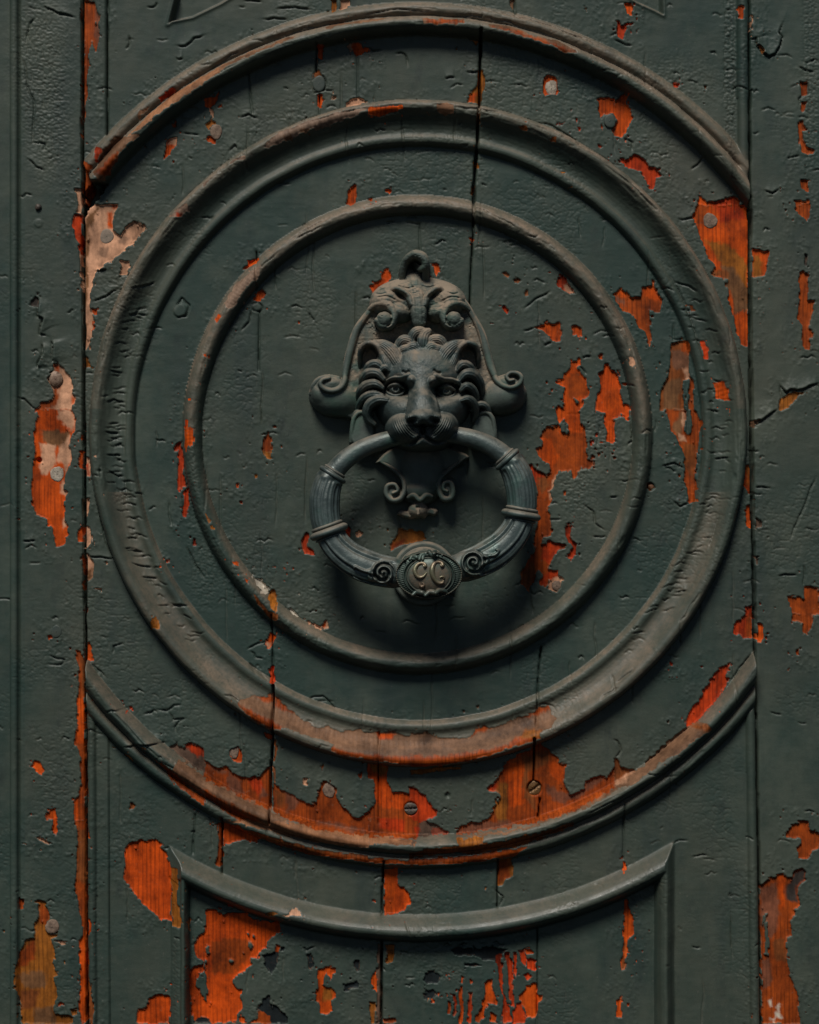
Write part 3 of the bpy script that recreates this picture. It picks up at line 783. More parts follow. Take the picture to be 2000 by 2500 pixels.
TO 105,185 450,175 455,230 110,230
+OB 130,195 440,190 440,225 130,222
TO 665,230 830,230 900,270 1060,330 1250,370 1390,450 1400,480 1300,470 1100,380 800,290 670,270
+OB 700,255 900,290 1100,360 1380,470 1280,460 1000,350
TO 235,900 320,890 375,905 360,965 290,990 230,965
Y 520,330 585,335 580,380 555,355
Y 600,570 630,590 630,720 605,780 600,870 500,865 505,790 560,720 580,600
+O 505,800 560,780 560,865 505,865
O 1125,700 1140,650 1180,635 1240,660 1250,760 1230,800 1150,810 1125,760
B 920,1080 1000,1095 990,1120 930,1100
B 1180,1180 1240,1180 1235,1215 1195,1205
B 1310,1230 1340,1240 1330,1260
R 1400,990 1420,1000 1410,1040
R 1410,1070 1430,1075 1420,1110
R 1240,1045 1300,1035 1290,1050
O 1590,820 1725,820 1725,960 1640,960 1600,1000 1590,950
O 1610,1030 1640,1070 1620,1080
O 1700,1100 1725,1060 1725,1140
R 1590,1200 1630,1220 1600,1240
N 560,960 600,960 600,1050 565,1040
Y 530,1380 560,1340 590,1380 590,1410 560,1410
Y 515,1580 540,1560 545,1630 515,1630
Y 1270,1445 1310,1445 1290,1465
TO 845,0 880,0 875,75 850,50
TO 1465,65 1500,60 1490,95
@@700,580,2.6136
OV 535,310 600,270 610,225 660,190 668,270 600,320 545,355
O 930,170 965,175 985,215 955,235
O 1170,0 1200,0 1185,35
@@700,1000,2.6136
Y 715,760 875,785 885,830 720,870 670,905 675,860
+OB 675,850 760,820 740,870 670,905
'''
def parse_peel():
    out = []; ox = oy = 0; sc = 3.45
    for ln in PEEL.strip().split('\n'):
        if ln.startswith('@@'):
            a = ln[2:].split(','); ox, oy, sc = float(a[0]), float(a[1]), float(a[2]); continue
        if ln.startswith('@'):
            a = ln[1:].split(','); ox, oy, sc = float(a[0]), float(a[1]), 3.45; continue
        head, rest = ln.split(' ', 1)
        P = np.array([[float(v) for v in p.split(',')] for p in rest.split()]) / sc + (ox, oy)
        out.append((head, P))
    return out

# lifted paint edges and cracks: style, outline
LIFT = '''
@1500,0
L 1145,330 1190,320 1200,380 1245,450 1300,475 1350,460 1390,390 1415,310 1390,280 1420,190
c 1560,560 1600,590 1690,610
c 1640,670 1630,780 1560,830 1560,900
c 0,330 90,370 150,380
c 640,1430 700,1390 750,1320
c 80,1160 160,1200 150,1270
l 1270,1600 1330,1630 1390,1590
c 1450,1330 1560,1310
@1500,500
L 1400,1520 1450,1585 1490,1560 1590,1560 1640,1530 1725,1500
c 1400,1520 1410,1640 1380,1725
l 540,120 600,125 650,110 690,70
c 470,600 560,760 650,1000 760,1330
c 500,660 620,690 690,740
c 500,1000 505,1140 600,1130
@1500,1000
L 1170,150 1245,85 1370,0
l 1380,1395 1540,1390
c 880,880 820,1050 790,1180
l 400,470 500,455 590,490
l 500,770 560,810 640,780
l 1190,660 1240,645 1320,660
c 1600,1310 1600,1500
l 510,1540 610,1520
l 840,420 960,405
c 1700,560 1480,1100
@1500,1500
c 0,580 100,500 160,440
c 970,570 1060,450 1170,320
c 190,1325 340,1335 410,1355 520,1350
c 330,1200 500,1060 580,980
c 0,1060 40,1080 60,1150 0,1220
@0,0
l 370,50 430,80 480,105 600,130
c 300,160 250,200 220,370
c 200,490 240,760 290,850 280,1200
l 240,1330 310,1410 370,1430
c 280,1200 380,1210 370,1270
l 1490,385 1560,380 1640,320 1725,290
l 1490,480 1510,500 1540,490
c 1240,60 1310,50 1320,20
c 1090,300 1090,370 1060,410
@0,500
L 320,790 320,940 360,960 330,1090 390,1100
L 430,1140 450,1200 450,1330
L 350,1160 360,1250 310,1340 320,1380
l 150,1620 210,1640 250,1680 300,1720
L 790,560 900,545
l 780,810 900,770 1000,700
l 1090,930 1130,930 1180,880
l 1130,710 1230,690 1310,650
l 910,1665 970,1645 1040,1660
l 940,1405 1040,1415
c 980,960 930,1080 880,1360
@0,1000
l 900,195 1010,205
l 920,510 1000,560 1045,560
l 910,380 1020,380
l 1080,1080 1160,1085
l 1080,1180 1210,1200
l 1120,1290 1200,1320 1280,1325
l 1200,1410 1330,1420
l 190,1110 300,1100
l 750,1235 850,1245 960,1255
c 840,830 880,1080 960,1250
l 1140,700 1200,715
c 1570,1150 1610,1250 1650,1320 1725,1420
@0,1500
c 410,345 480,370 550,380 510,425 400,425
c 950,330 960,270 1040,240
c 1310,805 1410,810 1470,760 1530,760
c 1430,830 1460,890 1550,880 1475,940 1480,1000
c 910,810 1080,785
L 1060,1105 1190,1090 1390,1075
c 780,420 880,520
@500,0
l 330,0 480,10
l 600,75 770,60 900,75
l 490,155 620,150 700,160
l 300,980 370,965 450,990
l 200,1270 260,1220 270,1260
c 1600,450 1660,445 1700,470 1710,560
c 905,680 940,640 1000,640 1025,700 1000,760 930,780 905,720
c 1380,400 1420,425 1490,420
@1000,0
c 0,45 350,45 600,80 890,150 1150,220 1400,320 1725,450
c 330,160 520,140 600,155 620,130
c 620,160 800,190 1000,250 1250,330
c 1060,1020 1200,1060 1320,1130 1460,1240 1700,1370
l 780,340 900,370 1030,440
l 480,605 590,600
l 300,655 380,650
@500,1500
c 180,670 240,680 300,730
c 360,300 440,250 510,235
c 390,310 430,360 490,375
c 880,720 930,690 1000,695 1060,750 1120,815
c 430,500 380,420 540,560
@400,600
c 70,560 150,440 210,500 190,590 110,610
c 740,500 790,470 830,510 820,550 760,550 740,520
c 650,720 720,640 740,540
c 1220,560 1270,630
@1200,600
c 270,720 360,690
c 280,530 370,450 500,380
l 450,840 510,810
l 770,940 840,930
c 1180,1500 1190,1640 1150,1680
c 740,1010 800,1080
@1200,1000
c 780,800 860,860 870,960 960,1020
c 320,1450 350,1725
l 1000,735 1060,730
@900,2000
c 1060,580 1110,640 1140,660 1100,740
l 760,1080 830,1060
l 270,1120 330,1135
@400,2000
c 1165,1090 1200,1110 1280,1080
c 90,990 140,1000
'''
def parse_lift():
    out = []; ox = oy = 0
    for ln in LIFT.strip().split('\n'):
        if ln.startswith('@'):
            a = ln[1:].split(','); ox, oy = float(a[0]), float(a[1]); continue
        head, rest = ln.split(' ', 1)
        P = np.array([[float(v) for v in p.split(',')] for p in rest.split()]) / 3.45 + (ox, oy)
        out.append((head, P))
    return out

# joints between boards: width px, depth mm, points in photograph px
SEAMS = [
    (7.0, 14, [(201, -400), (201, 0), (206, 1250), (209, 1600), (213, 2500), (214, 2900)]),
    (6.0, 14, [(1829, -400), (1829, 0), (1831, 480)]),
    (9.0, 14, [(1831, 480), (1833, 900), (1836, 1150), (1841, 1400), (1843, 1560)]),
    (4.5, 12, [(1843, 1560), (1848, 1850), (1853, 2150), (1858, 2500), (1862, 2900)]),
    (7.0, 12, [(1174, 80), (1171, 252), (1167, 307), (1164, 374), (1159, 429), (1156, 500), (1156, 551)]),
    (3.5, 7, [(1156, 551), (1152, 626), (1148, 713), (1146, 800)]),
    (3.0, 4, [(664, 1500), (665, 1584), (668, 1674)]),
    (6.0, 12, [(668, 1674), (667, 1790), (662, 1877), (660, 1978), (659, 2010)]),
    (3.5, 6, [(543, 1995), (542, 2133)]),
    (2.6, 3, [(476, 1990), (471, 2084)]),
    (4.0, 8, [(937, 2100), (932, 2236)]),
    (6.0, 10, [(933, 2300), (930, 2520)]),
    (3.0, 5, [(1216, 2095), (1214, 2214)]),
    (2.5, 2.5, [(1313, 2270), (1311, 2520)]),
    (3.4, 5, [(1322, 1580), (1313, 1672), (1309, 1771)]),
    (4.5, 7, [(1304, 1800), (1303, 1907)]),
    (4.5, 7, [(1319, 1951), (1314, 1997)]),
    (2.5, 3, [(925, 1787), (925, 2010)]),
    (2.5, 2.5, [(1523, 1960), (1522, 2098)]),
    (3.0, 4, [(262, -20), (262, 330)]),
    (4.0, 6, [(1255, -20), (1258, 38)]),
    (3.4, 5, [(774, 110), (772, 174)]),
    (3.0, 4, [(780, 229), (780, 278)]),
    (2.5, 3, [(626, 614), (625, 707)]),
    (2.5, 2.5, [(633, 762), (632, 904)]),
    (2.2, 2, [(872, 120), (874, 240)]),
    (2.2, 2, [(1025, 545), (1026, 640)]),
    (2.2, 2, [(605, 180), (617, 275)]),
]
# ------------------------------------------------------------------ door surface sampled on one grid (photograph px), then cut into its boards and mouldings
def axis(lo, hi, a, b, fine, coarse):
    left = np.arange(a, lo, coarse); right = np.arange(hi, b + coarse, coarse)[1:]
    return np.concatenate([left, np.arange(lo, hi + 0.1, fine), right])
FINE = 2.4
gx = axis(-24, 2026, -420, 2420, FINE, 14.0)
gy = axis(-24, 2526, -420, 2920, FINE, 14.0)
X, Y = np.meshgrid(gx, gy)
NY, NX = X.shape
infr = (X > -30) & (X < 2030) & (Y > -30) & (Y < 2530)

# ragged coordinates for the torn edges
WX = X + 4.5 * fbm(X / 34, Y / 34, 1, 3) + 2.6 * cellnoise(X / 9 + 0.3 * vnoise(X / 20, Y / 20, 2), Y / 13, 2)
WY = Y + 4.0 * fbm(X / 30, Y / 40, 4, 3) + 2.6 * cellnoise(X / 12, Y / 8 + 0.3 * vnoise(X / 20, Y / 20, 3), 3)

peel = np.full(X.shape, -60.0)
bcol = np.zeros(X.shape + (3,)); bcol[:] = COLS['OB']
cbl = 0.5 + 0.5 * fbm(X / 9, Y / 30, 5, 3)
def window(P, m):
    x0, y0 = P.min(0) - m; x1, y1 = P.max(0) + m
    a, b = np.searchsorted(gx, [x0, x1]); c, d = np.searchsorted(gy, [y0, y1])
    return slice(c, max(d, c + 1)), slice(a, max(b, a + 1))
peels = parse_peel()
for head, P in peels:
    if head[0] in '+-': continue
    w = window(P, 40)
    d = poly_sd(P, WX[w], WY[w])
    # small patches keep their size
    m = d > peel[w]
    bcol[w] = np.where(m[..., None], COLS[head], bcol[w])
    peel[w] = np.maximum(peel[w], d)
for head, P in peels:
    if head[0] == '+':
        w = window(P, 20)
        d = poly_sd(P, WX[w], WY[w]) / 7.0 + 1.6 * (cbl[w] - 0.5)
        f = np.clip(d + 0.5, 0, 1)[..., None] * (0.62 if head == '+G' else 1.0)
        bcol[w] = bcol[w] * (1 - f) + np.array(COLS[head[1:]]) * f
    elif head[0] == '-':
        w = window(P, 40)
        d = poly_sd(P, WX[w], WY[w])
        peel[w] = np.minimum(peel[w], -d)
# small random chips near the big ones and over the older paint
chipn = fbm(X / 7, Y / 9, 6, 2) + 0.35 * cellnoise(X / 6, Y / 6, 4)
near = np.exp(np.minimum(peel, 0) / 16.0)
chip = (chipn - 0.98 + 0.26 * near) * 9
chip = np.where(infr & (near > 0.03), chip, -9)
peel = np.maximum(peel, np.where(chip > peel, chip, peel))
# islands of paint left inside the bare wood
isl = (fbm(X / 10, Y / 16, 2, 3) - 0.74) * 14
peel = np.where((isl > 0) & (peel > 4) & (peel < 22), -isl, peel)

# ---- broad form (mm)
CX, CY = 1020.0, 1059.0
RA0 = np.hypot(X - CX, Y - CY)
RO = np.hypot(X - CX, Y - np.where(Y > 1059, 1067.0, 1059.0))                                   # outer ring and arch
RM = np.hypot(X - 1021, (Y - 1058) / 1.014)                     # middle ring
RI = np.hypot(X - 1019, (Y - 1061) / 1.018)                     # inner ring
SL = np.interp(Y, [-400, 0, 1250, 1600, 2500, 2900], [201, 201, 206, 209, 213, 214])
SR = np.interp(Y, [-400, 0, 480, 900, 1150, 1400, 1560, 1850, 2150, 2500, 2900], [1829, 1829, 1831, 1833, 1836, 1841, 1843, 1848, 1853, 1858, 1862])

def bead(r, a, b, h, p=0.5):
    c = (a + b) / 2; w = (b - a) / 2
    return h * np.clip(1 - ((r - c) / w) ** 2, 0, 1) ** p

H = np.zeros(X.shape)
panel = (X > SL) & (X < SR)
disc = RO < 1000
H = np.where(panel, -1.2, 0.0)
H = np.where(panel & disc, -0.4, H)
H = np.where(RM < 700, -2.2, H)
H = np.where(RI < 530, -0.6, H)
macro = H.copy()
wob = 1.5 * fbm(X / 60, Y / 60, 3, 2)
# inner ring
ri = RI + wob * 0.6
hi = bead(ri, 526, 573, 10.5, 0.72) - 1.0
hi = np.where((ri > 524) & (ri < 575), hi, -9)
# middle ring: round bead, hollow, small inner step
rm = RM + wob
hm = np.interp(rm, [690, 695, 701, 707, 713, 719, 724, 732, 742, 752, 762, 771, 778, 784, 791, 796, 800, 803],
               [-3, 1.2, 3.6, 4.2, 3.9, 2.8, 2.2, 2.3, 3.2, 5.0, 7.8, 11.0, 12.6, 13.0, 12.2, 10.2, 7.0, -0.5])
hm = np.where((rm > 690) & (rm < 805), hm - 0.4, -9)
# outer ring: main bead and a lower one outside it
ro = RO + wob
ho = np.maximum(bead(ro, 972, 1020, 15.0, 0.70), bead(ro, 1013, 1053, 8.5, 0.70)) - 0.6
ho = np.where((ro > 972) & (ro < 1053), ho, -9)
cut = (X < 226 + 0.5 * (Y - 443)) & (Y < 700)                    # the broken end at the upper left
ho = np.where(cut | ~panel, -9, ho)
fade = sstep(1775, 1800, X) * (Y < 700)
ho = np.where(ho > -5, ho - fade * 3.0, ho)
# arch over the lower panel
ra = RA0 + wob * 0.7
ha = np.interp(ra, [1174, 1181, 1190, 1199, 1207, 1214, 1220, 1227, 1233, 1239, 1243], [-1.2, 0.8, 5.4, 9.0, 10.9, 11.4, 10.8, 8.6, 5.0, -0.4, -3.2])
archx = (X > 412) & (X < 1648) & (Y > 1059)
arch_out = np.interp(ra, [1174, 1181, 1190, 1199, 1207, 1214], [-1.2, 0.8, 5.4, 9.0, 10.9, 11.4])
ha = np.minimum(ha, np.interp(X + wob, [412, 420, 430, 441, 448], [-1.2, 0.6, 3.4, 7.0, 12]))
ha = np.minimum(ha, np.interp(X + wob, [1616, 1624, 1634, 1642, 1648], [12, 9.6, 5.6, 1.0, -1.2]))
ha = np.where((ra > 1174) & (ra < 1243) & archx, ha, -9)
lower = (Y > 1059) & (RO > 1050)
upper = (Y < 1059) & (RO > 1050)
inpan = lower & (ra > 1236) & (X > 461) & (X < 1604)
H = np.where(inpan, -3.4, H)
# vertical mouldings
vb = np.full(X.shape, -9.0)
m = lower & (ra > 1178)
hl = np.interp(X + wob, [415, 420, 430, 438, 441, 446, 452, 458, 464], [-1.4, 0.6, 3.4, 5.0, 4.4, 9.0, 9.6, 6.5, -3.4])
vb = np.where(m & (X > 415) & (X < 464), hl, vb)
hr = np.interp(X + wob, [1598, 1603, 1612, 1620, 1626, 1634, 1642, 1648], [-3.4, 1.0, 7.4, 9.6, 9.4, 5.6, 1.0, -1.2])
vb = np.where(m & (X > 1598) & (X < 1648), hr, vb)
vb = np.where(ra < 1222, np.minimum(vb, arch_out), vb)
sl2 = X - SL
z = lower & (sl2 > 3) & (sl2 < 58) & (Y > 1500)
vb = np.where(z, np.where(sl2 < 26, bead(sl2, 3, 26, 4.2) - 0.4, np.where(sl2 < 53, 0.9, 0.9 - 2.0 * sstep(53, 57, sl2))), vb)
sr2 = SR - X
z = lower & (sr2 > 3) & (sr2 < 70) & (Y > 1500)
vb = np.where(z, np.where(sr2 < 27, bead(sr2, 2, 28, 5.2) - 0.6, 0.8 - 2.0 * sstep(27, 68, sr2)), vb)
z = upper & (sl2 > 3) & (sl2 < 60) & (Y < 600)
vb = np.where(z, 0.4 - 1.4 * np.exp(-((sl2 - 60) / 3.0) ** 2), vb)
z = (Y < 600) & (sr2 > 2) & (sr2 < 60) & (RO > 1000)
vb = np.where(z, np.where(sr2 < 30, bead(sr2, 1, 31, 5.0) - 0.8, -1.6), vb)
for h in (hi, hm, ho, ha, vb):
    H = np.maximum(H, h)
# edge of the leaf at the far left, and corners of the carved panels above
H = np.where(X < 26, -5.5, H)
H = np.maximum(H, np.where((X > 22) & (X < 46), bead(X, 24, 46, 3.2) - 1.2, -9))
H = H - 2.6 * np.exp(-((X - 47) / 2.6) ** 2)
for P in ([(409, 60), (420, 52), (470, 42), (540, 8), (600, -30), (700, -300), (300, -300), (430, -20)],
          [(1621, 37), (1600, 26), (1555, 6), (1500, -30), (1400, -300), (1700, -300), (1620, -10)]):
    P = np.array(P, float); w = window(P, 30)
    d = poly_sd(P, X[w], Y[w])
    H[w] = H[w] - 9.0 * sstep(-1, 9, d) + 1.2 * np.exp(-(d / 5.0) ** 2)
macro = H.copy()

# ---- paint: alligatoring, wrinkles, lips, cracks
crack = np.zeros(X.shape)                                       # mm down
dens = fbm(X / 150, Y / 190, 0, 3)
wx = X + 6 * vnoise(X / 26, Y / 26, 1); wy = Y + 6 * vnoise(X / 26, Y / 26, 2)
F1, F2, ux, uy, cid = voronoi(wx / 26, wy / 11.5, 1)
e = F2 - F1
zone = sstep(0.05, 0.40, dens)
crack += 0.5 * zone * np.exp(-(e / 0.055) ** 2)
H += zone * (0.12 * uy * (0.6 + cid))
# dense, blistered zones
def blob(cx, cy, rx, ry):
    return np.exp(-(((X - cx) / rx) ** 2 + ((Y - cy) / ry) ** 2) ** 1.5)
rough = (1.0 * blob(100, 150, 70, 170) + 0.8 * blob(120, 330, 55, 120) + blob(1783, 170, 14, 260) * 1.8 + blob(1410, 1160, 50, 120)
         + 0.9 * blob(1470, 1050, 45, 60) + 0.9 * blob(470, 1180, 26, 110) + 0.8 * blob(500, 1400, 45, 90) + blob(295, 1215, 16, 20) * 1.3
         + 0.8 * blob(1650, 200, 120, 70) * 0.7 + 0.9 * blob(1980, 150, 22, 330) + 0.8 * blob(705, 285, 55, 14) + 0.9 * blob(660, 2350, 30, 45)
         + 0.9 * blob(1080, 2375, 60, 24) + 0.9 * blob(650, 2470, 55, 30) + 0.8 * blob(300, 715, 50, 60) + 0.5 * blob(1010, 330, 0.1, 0.1)
         + 0.9 * blob(430, 2380, 10, 130) + 0.7 * blob(875, 2400, 30, 50))
rough += 0.7 * np.exp(-((RI - 563) / 9) ** 2) * sstep(0.0, 0.35, fbm(X / 90, Y / 90, 5, 2)) * (X < 900)
rough = np.clip(rough, 0, 1.5) * infr
F1b, F2b, ub, vb2, cidb = voronoi((X + 3 * vnoise(X / 9, Y / 9, 3)) / 13, (Y + 3 * vnoise(X / 9, Y / 9, 4)) / 8.5, 3)
eb = F2b - F1b
H += rough * (0.26 * cidb * 0.6 + 0.28 * vb2 * (0.5 + cidb))
crack += 0.7 * np.clip(rough, 0, 1) * np.exp(-(eb / 0.12) ** 2)
# irregular fine crazing
F1c, F2c, _, _, cidc = voronoi((X + 5 * vnoise(X / 14, Y / 14, 5)) / 16, (Y + 5 * vnoise(X / 14, Y / 14, 6)) / 19, 5)
zc = sstep(0.18, 0.5, fbm(X / 120, Y / 150, 6, 3)) * (RI < 560)
crack += 0.4 * zc * np.exp(-((F2c - F1c) / 0.09) ** 2) * (cidc > -0.3)
# short horizontal lips
def lip(P, amp, wid=9.0, drop=1.0):
    P = np.asarray(P, float); w = window(P, 5 * wid)
    if w[0].start >= NY - 1 or w[1].start >= NX - 1: return
    d, sd, par = line_dist(P, X[w], Y[w])
    end = np.minimum(1, np.minimum(par, 1 - par) * 5 + 0.12)
    up = sd > 0
    H[w] += 1.05 * amp * end * np.where(up, np.exp(-d / wid), -0.25 * np.exp(-d / (wid * 0.5)))
    crack[w] += 1.35 * drop * end * np.exp(-(d / 1.7) ** 2)
lr = np.random.default_rng(5)
cent = []
for _ in range(620):
    x = lr.uniform(-10, 2010); y = lr.uniform(-10, 2510)
    dn = float(fbm(np.array([x / 150]), np.array([y / 190]), 0, 3)[0])
    r = math.hypot(x - 1020, y - 1059)
    smooth_zone = (585 < r < 690) or (y > 2150) or (y > 1500 and r < 1180 and r > 820)
    if lr.uniform(-0.55, 0.35) > dn + (-0.22 if smooth_zone else 0.10): continue
    n = lr.integers(3, 6); L = lr.uniform(10, 44) * (0.7 if smooth_zone else 1)
    xs = np.linspace(-L / 2, L / 2, n); ys = lr.uniform(-5, 5, n) - 3 * np.cos(xs / L * 3)
    lip(np.stack([x + xs, y + ys], 1), lr.uniform(0.10, 0.42), lr.uniform(2.5, 6), lr.uniform(0.4, 1.3))
# wrinkles across the hollow of the middle ring on both sides
for _ in range(120):
    sgn = -1 if lr.random() < 0.6 else 1
    a = lr.uniform(-0.45, 0.75); r = lr.uniform(708, 758)
    x = 1021 + sgn * r * math.cos(a); y = 1058 + r * math.sin(a)
    L = lr.uniform(14, 38); n = 4
    xs = np.linspace(-L / 2, L / 2, n); ys = lr.uniform(-4, 4, n)
    lip(np.stack([x + xs, y + ys + sgn * -0.35 * xs * math.sin(a)], 1), lr.uniform(0.3, 0.85), lr.uniform(4, 9), 0.8)
# cracks along the ring tops (paint parting on the weathered crest)
lr = np.random.default_rng(77)
for rr, a0, a1, k in ((1003, -2.55, -0.75, 7), (1012, -2.3, -1.0, 5), (792, -2.7, -0.45, 8), (785, 0.5, 2.5, 4), (557, -2.9, -0.4, 8), (1000, 0.75, 2.3, 5)):
    for q in range(k):
        a = lr.uniform(a0, a1); L = lr.uniform(0.06, 0.26); n = 9
        aa = np.linspace(a, a + L, n); r2 = rr + np.cumsum(lr.uniform(-2.4, 2.4, n)) + lr.uniform(-6, 6)
        lip(np.stack([1020 + r2 * np.cos(aa), 1059 + 1.008 * r2 * np.sin(aa)], 1), 0.30, 5, 1.2)
for _ in range(90):
    x = lr.uniform(230, 1800); y = lr.uniform(60, 2450)
    L = lr.uniform(30, 170); n = 7
    ys = np.linspace(0, L, n); xs = np.cumsum(lr.uniform(-3, 3, n))
    lip(np.stack([x + xs, y + ys], 1), 0.10, 4, lr.uniform(0.5, 1.2))
for head, P in parse_lift():
    # subdivide and roughen
    Q = []
    for a, b in zip(P[:-1], P[1:]):
        k = max(2, int(np.hypot(*(b - a)) / 12))
        for t in np.arange(k) / k: Q.append(a + (b - a) * t + lr.uniform(-1.8, 1.8, 2))
    Q.append(P[-1])
    if head == 'L': lip(Q, 2.4, 16, 2.2)
    elif head == 'l': lip(Q, 1.1, 11, 1.3)
    else: lip(Q, 0.28, 6, 1.5)
# long soft ripples of old brushed paint
H += infr * 0.05 * fbm(X / 46, Y / 11, 3, 3) + infr * 0.06 * fbm(X / 12, Y / 6.5, 6, 2) * (0.5 + sstep(-0.3, 0.4, dens))
ringpaint = np.exp(-((RO - 1005) / 45) ** 2) * (np.abs(Y - 1059) > 300) + np.exp(-((RM - 782) / 26) ** 2) * (Y < 1200) + np.exp(-((RI - 552) / 26) ** 2)
tang = np.arctan2(Y - CY, X - CX) * 1000
ringpaint *= panel & ((hm > -5) | (hi > -5) | (ho > -5))
H += infr * ringpaint * (0.55 * fbm(tang / 40, RO / 7, 2, 3) - 0.7 * sstep(0.30, 0.42, np.abs(fbm(tang / 90, RO / 10, 5, 3))) * sstep(-0.1, 0.3, fbm(tang / 120, RO / 60, 3, 2)))
# thickness of the paint and the curl of its torn rim
bare = sstep(-1.0, 1.0, peel)
curl = 1.25 * np.where(peel < 0, np.exp(peel / 7.0), 0) * np.clip(0.25 + 0.9 * fbm(X / 40, Y / 40, 7, 2) + 0.25, 0, 1.2)
grainh = 0.12 * fbm(X / 5, Y / 160, 2, 2)
thick = 1.5 + 0.6 * fbm(X / 80, Y / 80, 1, 2)
onring = (hm > -5) | (hi > -5) | (ho > -5) | (ha > -5)
thick = np.where(onring, 0.55, thick)
H = np.where(bare > 0.5, macro + (H - macro) * 0.25, H)
H = H - thick * bare + 0.75 * curl * (1 - bare) * np.where(onring, 0.4, 1.0) + grainh * bare
crack = crack * (1 - 0.85 * bare)
H -= np.minimum(crack, 2.2)
# turned wood shows saw marks across the bare rings
saw = np.sin((np.arctan2(Y - CY, X - CX) * 1000 + 0.25 * (RO - 1000)) / 2.6)
H += 0.10 * saw * bare * onring
# joints
SEAMD = np.zeros(X.shape)
for wd, dp, P in SEAMS:
    P = np.array(P, float)
    Q = []
    for a, b in zip(P[:-1], P[1:]):
        k = max(1, int(np.hypot(*(b - a)) / 22))
        for t in np.arange(k) / k: Q.append(a + (b - a) * t + (lr.uniform(-1.0, 1.0), 0))
    Q.append(P[-1]); Q = np.array(Q)
    w = window(Q, 30)
    d, sd, par = line_dist(Q, X[w], Y[w])
    wv = wd * (0.85 + 0.3 * vnoise(X[w] / 30, Y[w] / 45, 2))
    g = sstep(wv * 0.5 + 1.3, wv * 0.5 - 0.9, d)
    SEAMD[w] = np.maximum(SEAMD[w], dp * g)
    H[w] -= 0.5 * np.exp(-(d / 6.0) ** 2)
H -= SEAMD
# torn gap under the broken end of the outer ring
P = np.array([(222, 445), (264, 449), (240, 482), (216, 510), (206, 526), (205, 480)], float); w = window(P, 20)
d = poly_sd(P, WX[w], WY[w]); H[w] -= 18 * sstep(-2, 3, d)
# holes, dents
for cx_, cy_, r_, dp in ((95, 1123, 6, 4), (94, 545, 10, -0.5), (1305, 1925, 18, 3.2), (1003, 1975, 17, 1.2), (439, 757, 16, -1.2), (248, 1150, 3, 2), (1093, 1942, 6, 1.6), (1591, 1188, 9, 1.0)):
    w = window(np.array([(cx_ - r_, cy_ - r_), (cx_ + r_, cy_ + r_)], float), 10)
    d = np.hypot(X[w] - cx_, Y[w] - cy_)
    H[w] -= dp * sstep(r_ + 2, r_ - 2, d)

# ---- dirt that settles on ledges, and two tones of the old paint
dYm = np.gradient(macro, axis=0) / np.maximum(np.gradient(Y, axis=0), 1e-6) * (1 / (SC * 1000))   # mm per mm, downwards
ledge = sstep(0.10, 0.95, dYm)
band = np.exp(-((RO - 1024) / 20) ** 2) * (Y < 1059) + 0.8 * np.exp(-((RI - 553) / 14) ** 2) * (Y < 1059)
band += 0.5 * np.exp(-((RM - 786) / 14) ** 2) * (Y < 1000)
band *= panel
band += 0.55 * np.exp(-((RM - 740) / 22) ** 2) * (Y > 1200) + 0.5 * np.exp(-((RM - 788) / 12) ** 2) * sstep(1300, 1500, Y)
dust = np.clip(0.85 * ledge * (0.6 + 0.5 * fbm(X / 50, Y / 50, 2, 3)) + 0.80 * band * (0.7 + 0.6 * fbm(X / 30, Y / 30, 4, 3)), 0, 0.95)
dust = np.where(panel, dust, dust * 0.15)
dust *= np.where((ra > 1170) & archx & (ra < 1245), 0.45, 1.0)
dust = np.clip(dust + 0.10 * blob(1700, 420, 150, 140) + 0.12 * sstep(1.5, 0.3, crack) * sstep(0.1, 0.6, crack), 0, 0.95)
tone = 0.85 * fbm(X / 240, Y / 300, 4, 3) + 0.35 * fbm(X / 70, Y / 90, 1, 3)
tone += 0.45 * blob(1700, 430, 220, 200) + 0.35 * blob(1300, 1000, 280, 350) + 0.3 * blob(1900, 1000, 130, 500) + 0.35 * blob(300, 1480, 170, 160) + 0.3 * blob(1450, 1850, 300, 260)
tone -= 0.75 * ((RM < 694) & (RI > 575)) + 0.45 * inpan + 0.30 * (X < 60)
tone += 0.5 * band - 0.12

rubbed = np.where((ra > 1180) & (ra < 1238) & archx, np.clip(0.75 + 0.8 * fbm(X / 70, Y / 40, 5, 3), 0, 1), 0.0)
rubbed += 0.25 * np.exp(-((RM - 760) / 45) ** 2) * (Y > 1300)
# ---- cut into parts
Xc = 0.25 * (X[:-1, :-1] + X[1:, :-1] + X[:-1, 1:] + X[1:, 1:]); Yc = 0.25 * (Y[:-1, :-1] + Y[1:, :-1] + Y[:-1, 1:] + Y[1:, 1:])
def cen(A): return 0.25 * (A[:-1, :-1] + A[1:, :-1] + A[:-1, 1:] + A[1:, 1:])
SLc, SRc, ROc, RMc, RIc, rac = cen(SL), cen(SR), cen(RO), cen(rm), cen(ri), cen(ra)
roc = cen(ro)
NAMES = ['stile', 'edge_moulding', 'stile', 'plank', 'plank', 'plank', 'plank', 'plank', 'ring_moulding', 'ring_moulding', 'ring_moulding',
         'spandrel', 'spandrel', 'bead_moulding', 'bead_moulding', 'bead_moulding', 'bead_moulding', 'board', 'board', 'board', 'board',
         'arch_moulding', 'bead_moulding', 'bead_moulding', 'panel_board', 'panel_board', 'panel_board', 'rail_board', 'rail_board', 'ring_moulding']
JA = np.interp(Yc, [-400, 600, 904, 1584, 1790, 1978, 2900], [622, 626, 633, 665, 667, 660, 655])
JC = np.interp(Yc, [-400, 93, 252, 429, 713, 2900], [1180, 1174, 1171, 1159, 1147, 1130])
JD = np.interp(Yc, [0, 1600, 1771, 1907, 1997, 2900], [1325, 1321, 1309, 1303, 1315, 1315])
